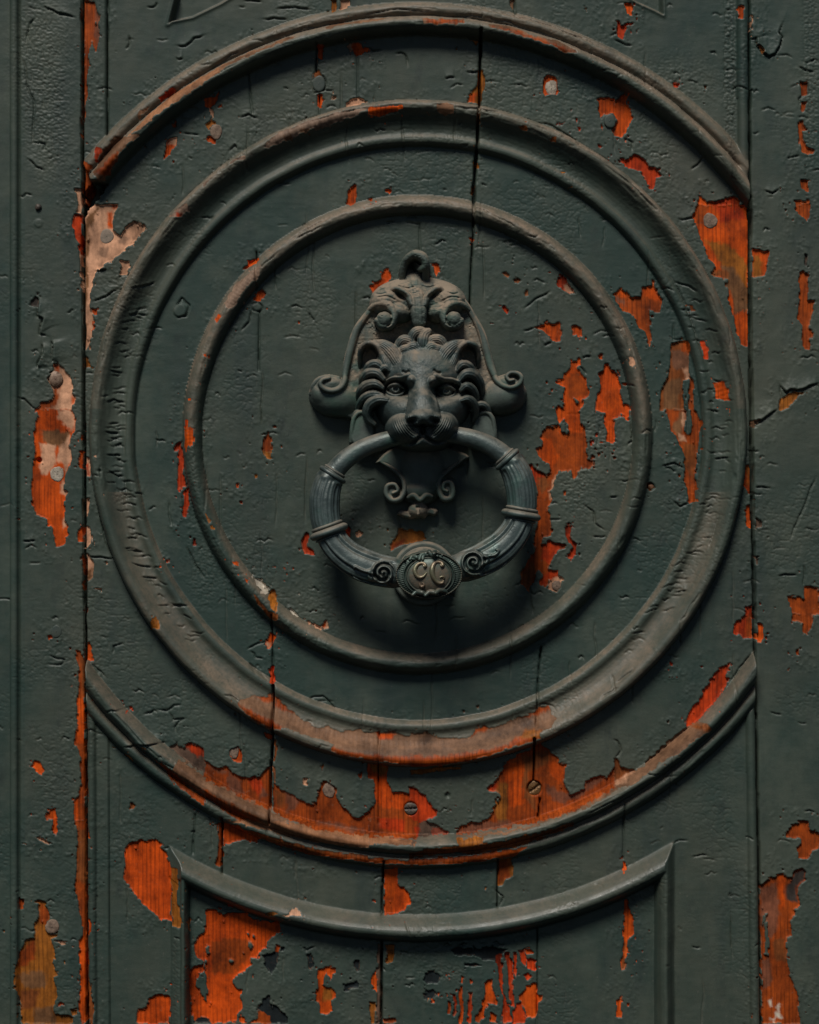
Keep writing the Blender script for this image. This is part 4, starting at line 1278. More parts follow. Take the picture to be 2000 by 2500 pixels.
lab = np.where(Xc < JA, 3, np.where(Xc < 925, 4, np.where(Xc < JC, 5, np.where(Xc < JD, 6, 7))))
up = (Yc < 1059) & (roc >= 1052); lo = (Yc >= 1059) & (roc >= 1052)
lab = np.where(up, np.where(Xc < 1020, 11, 12), lab)
J1 = np.interp(Yc, [1900, 1995, 2133, 2900], [543, 543, 542, 540])
lab = np.where(lo, np.where(Xc < J1, 17, np.where(Xc < 935, 18, np.where(Xc < 1215, 19, 20))), lab)
lab = np.where((RIc > 525) & (RIc < 574), 8, lab)
lab = np.where((RMc > 695) & (RMc < 804), 9, lab)
lab = np.where((roc > 973) & (roc < 1052), np.where(Yc < 1059, 10, 29), lab)
lp = lo & (rac > 1238)
lab = np.where(lp & (Xc < 419), 27, lab)
lab = np.where(lp & (Xc > 1647), 28, lab)
lab = np.where(lp & (Xc >= 419) & (Xc < 463), 22, lab)
lab = np.where(lp & (Xc >= 1599) & (Xc <= 1647), 23, lab)
lab = np.where(lp & (Xc >= 463) & (Xc < 1599), np.where(Xc < 932, 24, np.where(Xc < 1312, 25, 26)), lab)
lab = np.where(lo & (rac > 1177) & (rac < 1242) & (Xc > 413) & (Xc < 1621), 21, lab)
lab = np.where(lo & (Xc - SLc < 58) & (Yc > 1500), 15, lab)
lab = np.where(lo & (SRc - Xc < 70) & (Yc > 1500), 16, lab)
lab = np.where(up & (Xc - SLc < 60) & (Yc < 700), 13, lab)
lab = np.where((Yc < 600) & (SRc - Xc < 60) & (roc > 1000), 14, lab)
lab = np.where(Xc < SLc, np.where(Xc < 48, 1, 0), lab)
lab = np.where(Xc > SRc, 2, lab)

M_DOOR = mat_door()
door = thing('wooden_door', 'old dark green painted wooden door with concentric ring mouldings and flaking paint baring orange wood', 'door', (0, 0, 0))
door['kind'] = 'thing'
PX = (X - 1000) * SC; PZ = (1250 - Y) * SC; PY = -H * 0.001
VCO = np.stack([PX, PY, PZ], -1).reshape(-1, 3)
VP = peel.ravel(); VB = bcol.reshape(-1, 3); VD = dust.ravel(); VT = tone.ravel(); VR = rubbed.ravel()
vid = np.arange(NY * NX).reshape(NY, NX)
Q = np.stack([vid[:-1, :-1], vid[1:, :-1], vid[1:, 1:], vid[:-1, 1:]], -1).reshape(-1, 4)
lf = lab.ravel()
BACK = 0.030
PARTS = {}
LABELS = {0: 'left-hand stile with a tall orange patch', 2: 'right-hand stile with torn and lifted paint'}
for k, nm in enumerate(NAMES):
    q = Q[lf == k]
    if not len(q): continue
    u, inv = np.unique(q, return_inverse=True)
    q2 = inv.reshape(-1, 4)
    # outline edges get a side wall so that each board has its thickness
    e = np.concatenate([q2[:, [0, 1]], q2[:, [1, 2]], q2[:, [2, 3]], q2[:, [3, 0]]])
    key = np.sort(e, 1); kk = key[:, 0].astype(np.int64) * (len(u) + 1) + key[:, 1]
    _, first, cnt = np.unique(kk, return_index=True, return_counts=True)
    be = e[first[cnt == 1]]
    co = VCO[u]
    n0 = len(co)
    bv, binv = np.unique(be, return_inverse=True)
    binv = binv.reshape(-1, 2)
    top = co[bv]; bot = top.copy(); bot[:, 1] = BACK
    co2 = np.concatenate([co, top, bot])
    nb = len(bv)
    wall = np.stack([binv[:, 1] + n0, binv[:, 0] + n0, binv[:, 0] + n0 + nb, binv[:, 1] + n0 + nb], 1)
    at = {}
    for an, av in (('peel', VP), ('dust', VD), ('tone', VT), ('rubbed', VR), ('barecol', VB)):
        a = av[u]; at[an] = np.concatenate([a, a[bv], a[bv]])
    PARTS[k] = make_mesh(nm, co2, np.concatenate([q2, wall]), M_DOOR, door, attrs=at)
    if k in LABELS: PARTS[k]['label'] = LABELS[k]
# the core the boards are fixed to
cx0, cx1, cz0, cz1 = (gx[0] - 1000) * SC, (gx[-1] - 1000) * SC, (1250 - gy[-1]) * SC, (1250 - gy[0]) * SC
cv = [(x, y, z_) for y in (BACK, 0.045) for x in (cx0, cx1) for z_ in (cz0, cz1)]
make_mesh('backing', cv, [(0, 1, 3, 2), (4, 6, 7, 5), (0, 4, 5, 1), (2, 3, 7, 6), (0, 2, 6, 4), (1, 5, 7, 3)],
          mat_plain('old_wood', (0.05, 0.03, 0.02), (0.09, 0.05, 0.03)), door, smooth=False)

def hat(px, py):
    i = min(np.searchsorted(gy, py), NY - 1); j = min(np.searchsorted(gx, px), NX - 1)
    return float(H[i, j])

# ---- plugs, nails and screws
M_PALE = mat_plain('pale_filler', (0.20, 0.165, 0.125), (0.42, 0.36, 0.28), 500, 0.85, 0, 0.9)
M_TANP = mat_plain('weathered_plug', (0.10, 0.066, 0.045), (0.22, 0.15, 0.105), 300, 0.85, 0, 0.9)
M_PLUGP = mat_plain('painted_plug', (0.020, 0.036, 0.029), (0.040, 0.048, 0.036), 120, 0.6, 0, 0.4)
M_NAIL = mat_plain('rusty_iron', (0.10, 0.045, 0.022), (0.22, 0.10, 0.045), 500, 0.7, 0.3, 0.6)
M_NAILP = mat_plain('scraped_nail', (0.11, 0.06, 0.035), (0.30, 0.21, 0.15), 200, 0.55, 0.2, 0.7)
M_SCREW = mat_plain('brass_screw', (0.09, 0.045, 0.014), (0.18, 0.09, 0.03), 300, 0.5, 0.5, 0.5)
M_SCRG = mat_plain('grey_screw', (0.035, 0.032, 0.026), (0.10, 0.07, 0.05), 220, 0.6, 0.2, 0.6)

def disc(name, px, py, rx, ry, h0, h1, mat, dome=0.6, slot=None, label=None, seed=0, wobble=0.07):
    lr2 = np.random.default_rng(seed + 100)
    nr, na = 7, 36
    base = hat(px, py)
    vs = []; an = np.linspace(0, 2 * math.pi, na, endpoint=False)
    irr = 1 + wobble * (np.sin(2 * an + seed) * 0.5 + np.sin(3 * an + 2 * seed) * 0.6 + lr2.uniform(-0.5, 0.5, na))
    prof = [(1.0, h0 - 2.5), (1.0, h1 - 0.3), (0.94, h1), (0.75, h1 + dome * 0.45), (0.45, h1 + dome * 0.8), (0.2, h1 + dome * 0.95), (0.03, h1 + dome)]
    for (f, h) in prof:
        for a, ir in zip(an, irr):
            x = px + rx * f * ir * math.cos(a); y = py + ry * f * ir * math.sin(a)
            hh = h
            if slot is not None and f < 0.99:
                dd = abs((x - px) * math.sin(slot) - (y - py) * math.cos(slot))
                if dd < 2.6: hh = h1 - 1.0
            vs.append(S2W(x, y, base + hh))
    q = grid_quads(len(prof), na, closed_u=True)
    c = len(vs); vs.append(S2W(px, py, base + (h1 - 1.0 if slot is not None else h1 + dome)))
    t = [((len(prof) - 1) * na + i, (len(prof) - 1) * na + (i + 1) % na, c) for i in range(na)]
    o = make_mesh(name, vs, q[:, ::-1], mat, door, tris=t)
    if label: o['label'] = label
    return o
disc('nail_head', 136, 925, 16, 20, 0, 1.6, M_NAILP, 1.6, label='scraped round nail head at the top of the left bare patch', seed=1)
disc('wood_plug', 139, 1157, 16, 19, 0, 0.5, M_PALE, 0.2, seed=2)
disc('wood_plug', 128, 2262, 17, 18, 0, 0.7, M_TANP, 0.5, seed=3)
disc('nail_head', 94, 506, 8, 8, 0, 1.2, M_DOOR if False else M_SCRG, 1.2, seed=4)
disc('wood_plug', 1347, 216, 15, 21, 0, 0.5, M_PALE, 0.9, label='pale crumbling filler in a round hole', seed=5, wobble=0.16)
disc('wood_plug', 1489, 296, 14, 17, 0, 1.3, M_PLUGP, 0.2, seed=6)
disc('wood_plug', 1735, 538, 17, 19, 0, 0.5, M_TANP, 0.2, seed=7)
disc('wood_plug', 528, 322, 14, 19, 0, 0.7, M_TANP, 0.3, seed=8)
disc('wood_plug', 779, 204, 15, 20, 0, 0.35, M_PLUGP, 0.1, seed=9, wobble=0.03)
disc('wood_plug', 260, 576, 17, 18, 0, 0.2, mat_plain('stained_plug', (0.17, 0.135, 0.10), (0.27, 0.20, 0.15), 300, 0.8), 0.1, seed=10)
disc('wood_plug', 571, 1836, 13, 16, 0, 0.6, M_TANP, 0.5, seed=11, wobble=0.12)
disc('wood_plug', 803, 1929, 15, 19, 0, 0.7, M_TANP, 0.5, seed=12, wobble=0.1)
#disc('wood_plug', 629, 749, 13, 13, 0, 0.7, M_PLUGP, 0.1, seed=13)
disc('wood_plug', 1360, 1430, 12, 13, 0, 0.9, M_TANP, 0.6, seed=14)
#disc('wood_plug', 1513, 728, 14, 12, 0, 0.4, M_TANP, 0.2, seed=15)
disc('wood_plug', 138, 1542, 13, 16, 0, 0.4, M_PLUGP, 0.2, seed=16)
#disc('wood_plug', 434, 757, 17, 19, 0, 0.5, M_PLUGP, 0.2, seed=17)
disc('nail_head', 1591, 1188, 8, 7, 0, 0.8, M_NAIL, 0.8, seed=18)
disc('screw', 1306, 1926, 16, 18, 0, 1.5, M_SCREW, 0.4, slot=-0.6, label='sunken brass screw in the bare wood at the lower right of the rings', seed=19, wobble=0.02)
disc('screw', 1003, 1975, 16, 15, 0, 1.4, M_SCRG, 0.5, slot=-0.05, label='paint-clogged slotted screw in the bare strip at the foot of the rings', seed=20, wobble=0.05)
# ------------------------------------------------------------------ the lion knocker
# modelling units: k = 1/2.6136 photograph px, origin at photograph px (700, 580); heights in mm in front of the door
KS = 2.6136
DREF = 22.0
def K2W(xk, yk, h, dref=DREF):
    f = (DIST - dref * 0.001) / DIST
    px = 700 + xk / KS; py = 580 + yk / KS
    return np.stack([(px - 1000) * SC * f, -h * 0.001 + 0 * px, (1250 - py) * SC * f], -1)
KMM = SC * 1000 / KS       # mm per unit

def spline(P, n=48):
    """Catmull-Rom through rows of P (any number of columns)"""
    P = np.asarray(P, float)
    Q = np.vstack([2 * P[0] - P[1], P, 2 * P[-1] - P[-2]])
    out = []
    seg = len(P) - 1
    for t in np.linspace(0, seg - 1e-6, n):
        i = int(t); u = t - i
        p0, p1, p2, p3 = Q[i], Q[i + 1], Q[i + 2], Q[i + 3]
        out.append(0.5 * (2 * p1 + (p2 - p0) * u + (2 * p0 - 5 * p1 + 4 * p2 - p3) * u * u + (3 * p1 - p0 - 3 * p2 + p3) * u ** 3))
    return np.array(out)

class HF:
    def __init__(s, x0, x1, y0, y1, step=2.7):
        s.x = np.arange(x0, x1 + step, step); s.y = np.arange(y0, y1 + step, step)
        s.X, s.Y = np.meshgrid(s.x, s.y)
        s.H = np.full(s.X.shape, -30.0)
    def win(s, x0, x1, y0, y1):
        a, b = np.searchsorted(s.x, [x0, x1]); c, d = np.searchsorted(s.y, [y0, y1])
        return slice(c, max(c + 1, d)), slice(a, max(a + 1, b))
    def put(s, w, h, k):
        s.H[w] = smax(s.H[w], h, k) if k > 0 else np.maximum(s.H[w], h)
    def dome(s, cx, cy, rx, ry, z0, hz, rot=0, k=1.5, p=0.5, drop=14):
        r = max(rx, ry) * 1.15
        w = s.win(cx - r, cx + r, cy - r, cy + r)
        x = s.X[w] - cx; y = s.Y[w] - cy
        c, n = math.cos(math.radians(rot)), math.sin(math.radians(rot))
        u = (x * c + y * n) / rx; v = (-x * n + y * c) / ry
        q = u * u + v * v
        h = np.where(q < 1, z0 + hz * np.clip(1 - q, 0, 1) ** p, z0 - drop * (np.sqrt(q) - 1) * 8)
        s.put(w, h, k)
    def dent(s, cx, cy, rx, ry, d, rot=0, pw=1.0):
        r = max(rx, ry) * 2.2
        w = s.win(cx - r, cx + r, cy - r, cy + r)
        x = s.X[w] - cx; y = s.Y[w] - cy
        c, n = math.cos(math.radians(rot)), math.sin(math.radians(rot))
        q = ((x * c + y * n) / rx) ** 2 + ((-x * n + y * c) / ry) ** 2
        s.H[w] -= d * np.exp(-q ** pw)
    def plate(s, P, z, bevel=14, k=1.0, h0=None, sm=True):
        P = spline(np.vstack([P, P[:1]]), 6 * len(P))[:-1] if sm else np.asarray(P, float)
        mn, mx = P.min(0) - 30, P.max(0) + 30
        w = s.win(mn[0], mx[0], mn[1], mx[1])
        d = poly_sd(P, s.X[w], s.Y[w])
        t = np.clip(d / bevel, 0, 1)
        h = np.where(d > 0, (z - (h0 or 3)) + (h0 or 3) * np.sqrt(1 - (1 - t) ** 2), -30)
        s.put(w, h, k)
    def tube(s, P, n=None, k=0.8, strands=0, sa=0.5, flat=1.0, steep=1.0):
        """rows x, y, crest height, half width"""
        P = np.asarray(P, float)
        C = spline(P, n or max(16, 12 * len(P)))
        wm = C[:, 3].max() + 6
        w = s.win(C[:, 0].min() - wm, C[:, 0].max() + wm, C[:, 1].min() - wm, C[:, 1].max() + wm)
        X, Y = s.X[w], s.Y[w]
        best = np.full(X.shape, 1e9); zc = np.full(X.shape, -30.0); wd = np.ones(X.shape); sd = np.zeros(X.shape)
        val = np.full(X.shape, -30.0)
        T = np.gradient(C[:, :2], axis=0); T /= np.linalg.norm(T, axis=1, keepdims=True) + 1e-9
        for (x, y, z, r), t in zip(C, T):
            dx = X - x; dy = Y - y
            d2 = dx * dx + dy * dy
            q = d2 / (r * r)
            h = np.where(q < 1, z - flat * r * KMM * (1 - np.sqrt(np.clip(1 - q, 0, 1))) * steep, -30)
            if strands:
                off = (dx * -t[1] + dy * t[0]) / r
                h = h - sa * (0.5 + 0.5 * np.cos(off * math.pi * strands)) * (np.abs(off) < 0.97)
            m = h > val
            val = np.where(m, h, val)
        s.put(w, val, k)
    def cut(s, P, d, wid):
        C = spline(np.asarray(P, float), 10 * len(P))
        w = s.win(C[:, 0].min() - 5 * wid, C[:, 0].max() + 5 * wid, C[:, 1].min() - 5 * wid, C[:, 1].max() + 5 * wid)
        dd, _, par = line_dist(C[:, :2], s.X[w], s.Y[w])
        e = np.minimum(1, np.minimum(par, 1 - par) * 8 + 0.2)
        s.H[w] -= d * e * np.exp(-(dd / wid) ** 2)
    def soften(s, n=1):
        for _ in range(n):
            A = s.H
            B = (A[1:-1, 1:-1] * 4 + A[:-2, 1:-1] + A[2:, 1:-1] + A[1:-1, :-2] + A[1:-1, 2:]) / 8
            ok = (A[1:-1, 1:-1] > -5) & (A[:-2, 1:-1] > -5) & (A[2:, 1:-1] > -5) & (A[1:-1, :-2] > -5) & (A[1:-1, 2:] > -5)
            A[1:-1, 1:-1] = np.where(ok, B, A[1:-1, 1:-1])
    def build(s, name, mat, parent, floor=0.0, thr=0.6, dref=DREF, dust=None, keep=None):
        on = s.H > floor + thr
        if keep is not None: on &= keep
        fq = on[:-1, :-1] | on[1:, :-1] | on[:-1, 1:] | on[1:, 1:]
        Z = np.where(on, s.H, floor - 1.0)
        ny, nx = s.X.shape
        vid = np.arange(ny * nx).reshape(ny, nx)
        q = np.stack([vid[:-1, :-1], vid[1:, :-1], vid[1:, 1:], vid[:-1, 1:]], -1)[fq]
        u, inv = np.unique(q, return_inverse=True)
        co = K2W(s.X.ravel()[u], s.Y.ravel()[u], Z.ravel()[u], dref)
        dd = np.zeros(len(u)) if dust is None else dust.ravel()[u]
        return make_mesh(name, co, inv.reshape(-1, 4), mat, parent, attrs={'dust': dd})

DUST_K = (0.215, 0.168, 0.120)
M_BR = mat_bronze('dark_bronze', (0.029, 0.042, 0.039), DUST_K, 0.55, 0.20, 0.50)
M_PLATE = mat_bronze('dusty_bronze', (0.042, 0.055, 0.046), DUST_K, 0.9, 0.08, 0.66)
M_RING = mat_bronze('handled_bronze', (0.040, 0.056, 0.053), DUST_K, 0.40, 0.30, 0.40)
M_WORN = mat_bronze('worn_bronze', (0.038, 0.056, 0.047), (0.115, 0.075, 0.045), 0.05, 0.35, 0.40)
M_LET = mat_bronze('rubbed_brass', (0.16, 0.115, 0.078), (0.2, 0.16, 0.1), 0.1, 0.6, 0.38)

knocker = thing('door_knocker', 'dark bronze lion head door knocker with a ring in its mouth, dusty on top', 'door knocker', (0, 0, 0))

# --- back plate with its rim and side scrolls
bp = HF(120, 1540, 230, 1360)
bp.plate([(640, 300), (560, 400), (490, 490), (430, 590), (392, 700), (368, 800), (356, 870), (320, 900), (250, 890), (185, 920), (152, 975),
          (165, 1035), (225, 1095), (310, 1135), (395, 1150), (470, 1200), (560, 1260), (700, 1310), (870, 1320), (1050, 1290), (1200, 1210), (1300, 1130), (1345, 1112),
          (1425, 1070), (1490, 1000), (1512, 935), (1480, 880), (1420, 858), (1345, 872), (1315, 800), (1290, 710), (1250, 600), (1195, 500), (1130, 400),
          (1050, 300), (900, 260), (740, 260)], 10.5, 16, h0=6.5)
bp.H += np.where(bp.H > 1, 0.55 * fbm(bp.X / 26, bp.Y / 26, 1, 3) + 0.45 * cellnoise(bp.X / 11, bp.Y / 9, 2) * sstep(0.0, 0.4, fbm(bp.X / 70, bp.Y / 70, 3, 2)), 0)
bp.tube([(620, 370, 14, 16), (560, 425, 14, 19), (495, 500, 13.5, 20), (440, 590, 14, 25), (404, 705, 14.5, 26), (382, 800, 15, 24), (370, 870, 16, 21)], steep=1.0)
bp.tube([(1110, 370, 14, 16), (1155, 430, 14, 19), (1205, 515, 13.5, 20), (1250, 610, 14, 25), (1280, 720, 14.5, 26), (1304, 810, 15, 24), (1326, 866, 16, 21)], steep=1.0)
# left horn under its scroll
bp.dome(300, 1015, 165, 125, 4, 16, rot=14, k=5, p=0.5)
bp.dome(215, 990, 72, 88, 4, 15, rot=-20, k=3)
bp.dome(275, 940, 100, 62, 6, 15.5, rot=-4, k=1.5, p=0.35)
bp.tube([(370, 860, 15, 19), (366, 915, 19, 20), (340, 960, 22, 20), (290, 978, 23.5, 19), (240, 965, 24, 18), (216, 935, 24, 16), (230, 908, 23.5, 14), (270, 897, 23, 13)], steep=1.5)
bp.tube([(330, 893, 15, 15), (265, 884, 16, 17), (205, 900, 16, 18), (168, 940, 15, 19), (156, 990, 12, 18)], steep=1.4)
bp.dome(285, 928, 40, 20, 18, 3.5, k=1)
# right horn
bp.dome(1388, 1005, 152, 122, 4, 16, rot=-14, k=5, p=0.5)
bp.dome(1450, 985, 72, 86, 4, 15, rot=20, k=3)
bp.dome(1425, 925, 92, 62, 6, 15.5, k=1.5, p=0.35)
bp.tube([(1326, 860, 15, 19), (1342, 905, 18, 20), (1378, 940, 21, 20), (1430, 955, 23, 19), (1480, 938, 24, 18), (1500, 900, 24, 16), (1478, 868, 23.5, 15), (1432, 862, 23, 14), (1405, 885, 23.5, 13), (1420, 912, 24.5, 12), (1448, 908, 25, 9)], steep=1.5)
bp.cut([(400, 1150), (520, 1110), (640, 1060)], 1.2, 9)
bp.cut([(1340, 1112), (1240, 1080), (1180, 1040)], 1.2, 9)
# two plain leaves at the foot of the plate
for mir in (0, 1):
    f = (lambda x: 1735 - x) if mir else (lambda x: x)
    dx = 0 if not mir else 10
    bp.plate([(f(425) + dx, 1130), (f(405) + dx, 1190), (f(400) + dx, 1290), (f(455) + dx, 1345), (f(560) + dx, 1340), (f(560) + dx, 1180), (f(500) + dx, 1110)], 14.5, 24, k=1, h0=7)
    bp.tube([(f(540) + dx, 1130, 16, 15), (f(470) + dx, 1112, 16.5, 17), (f(430) + dx, 1150, 16, 17), (f(414) + dx, 1230, 15, 16), (f(408) + dx, 1300, 13, 14)], steep=1.6)
bp.soften(1)
bdust = 0.9 * sstep(-0.45, 0.35, fbm(bp.X / 60, bp.Y / 60, 5, 3)) * (bp.Y < 980) * (bp.H < 13.5)
bp.build('back_plate', M_PLATE, knocker, dust=bdust)

# --- leaf crest above the head
cr = HF(480, 1220, 70, 620)
cr.plate([(545, 400), (590, 330), (650, 285), (740, 255), (735, 180), (765, 115), (830, 84), (890, 115), (903, 185), (898, 255), (980, 270), (1060, 310), (1110, 345),
          (1135, 410), (1090, 470), (980, 520), (850, 545), (700, 515), (590, 470)], 8, 26, h0=5)
cr.dome(840, 385, 300, 150, 4, 17, k=3, p=0.6)
cr.dome(640, 400, 110, 95, 8, 16, rot=-25, k=3)
cr.dome(1045, 395, 105, 92, 8, 16, rot=25, k=3)
cr.dome(700, 470, 105, 72, 8, 19, rot=12, k=2)
cr.dome(985, 470, 105, 70, 8, 19, rot=-12, k=2)
cr.tube([(815, 265, 14, 66), (826, 330, 20, 52), (836, 400, 26, 46), (842, 470, 29, 52), (846, 530, 28, 48)], k=1.2, strands=4, sa=0.35, steep=0.9)
# brow-like hooks
cr.tube([(648, 345, 19, 13), (690, 322, 22, 17), (735, 335, 24, 18), (775, 375, 26, 20), (800, 430, 27, 18)], steep=1.5)
cr.tube([(1005, 340, 19, 13), (968, 318, 22, 17), (925, 342, 24, 18), (897, 380, 26, 19), (880, 430, 27, 17)], steep=1.5)
cr.dent(735, 372, 32, 15, 7, 20); cr.dent(930, 372, 26, 12, 6, -25)
for P in ([(575, 380), (640, 375), (700, 400)], [(600, 420), (660, 420), (730, 450)], [(1110, 385), (1050, 380), (990, 405)], [(1085, 425), (1030, 420), (960, 455)],
          [(560, 350), (600, 360), (640, 350)], [(1100, 350), (1060, 360), (1020, 345)], [(700, 300), (770, 320), (820, 310)], [(960, 300), (900, 315), (860, 300)]):
    cr.cut(P, 1.3, 6)
# rolled scroll ends
cr.tube([(515, 470, 12, 16), (540, 442, 16, 20), (590, 420, 22, 25), (645, 430, 27, 27), (676, 470, 29, 28), (682, 520, 30, 28), (655, 560, 31, 28), (610, 565, 31, 27), (582, 535, 31, 25)], steep=1.6, k=0.4)
cr.dome(622, 524, 50, 50, 22, 11, k=0.3, p=0.22)
cr.cut([(668, 500), (655, 480), (625, 470), (600, 482)], 3.5, 5)
cr.cut([(672, 520), (664, 555), (640, 572)], 3, 5)
cr.tube([(1185, 470, 12, 16), (1150, 440, 16, 20), (1100, 420, 22, 25), (1042, 430, 27, 27), (1012, 468, 29, 28), (1005, 515, 30, 28), (1032, 558, 31, 28), (1080, 562, 31, 27), (1108, 535, 31, 25)], steep=1.6, k=0.4)
cr.dome(1066, 522, 50, 50, 22, 11, k=0.3, p=0.22)
cr.cut([(1020, 500), (1033, 480), (1062, 470), (1090, 482)], 3.5, 5)
cr.cut([(1016, 520), (1024, 553), (1048, 570)], 3, 5)
# curled leaf tip on top
cr.tube([(738, 262, 10, 20), (742, 195, 15, 26), (768, 135, 20, 28), (820, 105, 24, 30), (868, 125, 26, 32), (888, 170, 25, 26), (888, 225, 18, 24), (885, 270, 13, 20)], steep=1.2)
cr.tube([(893, 150, 25, 18), (872, 190, 24, 22), (840, 185, 19, 20), (822, 160, 15, 14)], steep=1.2)
cr.dent(812, 175, 34, 30, 9)
cr.soften(1)
cr.H += np.where(cr.H > 2, 0.35 * fbm(cr.X / 20, cr.Y / 16, 2, 3) + 0.35 * cellnoise(cr.X / 14, cr.Y / 9, 5) * sstep(0.1, 0.4, fbm(cr.X / 60, cr.Y / 60, 4, 2)), 0)
cdust = 0.9 * sstep(-0.35, 0.25, fbm(cr.X / 50, cr.Y / 50, 6, 3)) * sstep(500, 430, cr.Y) * sstep(230, 290, cr.Y) * (1 - np.exp(-((cr.X - 845) / 48) ** 2) * sstep(330, 400, cr.Y))
cr.build('leaf_crest', M_PLATE, knocker, dust=cdust)

# --- lion head, one continuous surface
li = HF(415, 1320, 540, 1400, 2.5)
li.dome(868, 1000, 285, 335, 6, 22, k=3, p=0.6)
li.dome(868, 875, 262, 205, 14, 26, k=4, p=0.5)
li.dome(870, 800, 200, 140, 16, 20, k=5, p=0.6)
li.dome(868, 1140, 205, 200, 16, 31, k=6, p=0.6)
# bridge of the nose
li.tube([(862, 860, 34, 80), (860, 915, 40, 88), (861, 970, 43.5, 84), (864, 1040, 48, 88), (868, 1100, 53, 102), (870, 1150, 56, 110)], k=5, steep=0.7)
# cheeks
li.dome(685, 1060, 125, 160, 10, 23, k=5, p=0.65); li.dome(1052, 1055, 125, 160, 10, 23, k=5, p=0.65)
li.dome(745, 1105, 140, 140, 16, 25, k=6, p=0.7); li.dome(992, 1100, 140, 140, 16, 25, k=6, p=0.7)
# muzzle, chin
li.dome(765, 1222, 128, 104, 28, 27, rot=12, k=4, p=0.55); li.dome(972, 1210, 124, 102, 28, 27, rot=-12, k=4, p=0.55)
li.dome(870, 1272, 168, 82, 34, 16, k=3, p=0.45)
li.dome(868, 1160, 105, 62, 46, 15, k=2, p=0.45)
li.dome(800, 1165, 48, 36, 48, 10, rot=20, k=2); li.dome(940, 1160, 46, 36, 48, 10, rot=-20, k=2)
# brow ridges
li.tube([(610, 985, 24, 12), (632, 935, 30, 15), (680, 908, 34.5, 17), (735, 908, 38, 17), (775, 885, 40.5, 16)], k=2.6, steep=1.2)
li.tube([(1128, 985, 24, 12), (1108, 940, 30, 15), (1055, 918, 34.5, 17), (1000, 915, 38, 17), (950, 890, 40.5, 16)], k=2.6, steep=1.2)
li.dome(795, 925, 40, 46, 30, 15, k=3); li.dome(928, 927, 38, 44, 30, 15, k=3)
li.cut([(735, 858), (762, 872), (785, 858)], 1.8, 8); li.cut([(985, 872), (955, 868), (935, 850)], 1.8, 8)
# eye sockets, balls, lids
for cx_, cy_, sg in ((695, 970, 1), (1020, 982, -1)):
    li.dent(cx_ + 4 * sg, cy_ - 4, 82, 50, 14, rot=3 * sg, pw=1.4)
    li.dent(cx_ + 62 * sg, cy_ - 2, 34, 40, 8)
    li.dome(cx_, cy_ + 2, 50, 38, 18, 12, k=0.5)
    li.tube([(cx_ - 62, cy_ + 2, 22, 8), (cx_ - 30, cy_ - 24, 29, 11), (cx_ + 12, cy_ - 30, 31, 12), (cx_ + 52, cy_ - 8, 28, 9)], steep=1.6, k=0.4)
    li.tube([(cx_ - 64, cy_ + 4, 22, 8), (cx_ - 40, cy_ + 28, 26, 10), (cx_ + 2, cy_ + 40, 28, 11), (cx_ + 42, cy_ + 28, 27, 10), (cx_ + 60, cy_ + 2, 25, 8)], steep=1.6, k=0.4)
    li.cut([(cx_ - 58, cy_ + 40), (cx_ - 10, cy_ + 64), (cx_ + 50, cy_ + 46)], 1.6, 10)
    li.dent(cx_, cy_ + 1, 15, 14, 3.0, pw=2)
    li.dome(cx_ + 2, cy_ - 2, 7, 7, 25, 2.6, k=0.2)
# folds beside the nose
li.cut([(800, 985), (785, 1050), (770, 1110), (735, 1150)], 1.5, 18); li.cut([(925, 990), (940, 1050), (955, 1105), (990, 1140)], 1.5, 18)
# nostrils and the dark underside of the nose
li.dent(800, 1185, 26, 17, 9, rot=-20); li.dent(942, 1182, 25, 16, 9, rot=20)
li.cut([(869, 1195), (868, 1230), (868, 1265)], 9, 14)
li.cut([(868, 1268), (800, 1318), (720, 1318), (650, 1268)], 6, 12); li.cut([(868, 1268), (940, 1312), (1020, 1300), (1085, 1245)], 6, 12)
below = sstep(1196, 1216, li.Y) * np.exp(-((li.X - 869) / 88) ** 4)
li.H -= np.where(li.H > 0, 9 * below * sstep(1290, 1215, li.Y), 0)
# whisker rows
for cx_, cy_, sg in ((890, 1115, -1), (845, 1105, 1)):
    w = li.win(*( (655, 845, 1130, 1300) if sg < 0 else (895, 1085, 1110, 1290)))
    rr = np.hypot(li.X[w] - cx_, (li.Y[w] - cy_) * 0.92)
    aa = np.exp(-(((li.X[w] - (760 if sg < 0 else 975)) / 80) ** 2 + ((li.Y[w] - 1222) / 62) ** 2) ** 2)
    li.H[w] += 0.9 * aa * np.cos(rr / 13.5 * 2 * math.pi)
# ears
for f, e in ((lambda x: x, 0), (lambda x: 1690 - x, 1)):
    li.dome(f(535), 755, 72, 100, 6, 9, rot=-10 if e == 0 else 10, k=1)
    li.dent(f(530), 770, 46, 66, 7, pw=2)
    li.tube([(f(466), 820, 12, 14), (f(466), 740, 19, 17), (f(486), 688, 24, 19), (f(538), 672, 27, 20), (f(585), 702, 29, 20), (f(608), 760, 28, 20), (f(600), 820, 24, 18)], steep=1.7, k=0.5)
    li.tube([(f(560), 668, 27, 18), (f(622), 690, 30, 36), (f(672), 735, 32, 50), (f(706), 790, 33, 44)], strands=7, sa=0.7, k=1.6, steep=0.9)
    li.tube([(f(615), 745, 29, 22), (f(640), 800, 31, 34), (f(660), 840, 31, 28)], strands=6, sa=0.6, k=1.6)
    li.tube([(f(560), 812, 20, 18), (f(590), 775, 22, 16), (f(600), 735, 20, 12)], k=0.6)
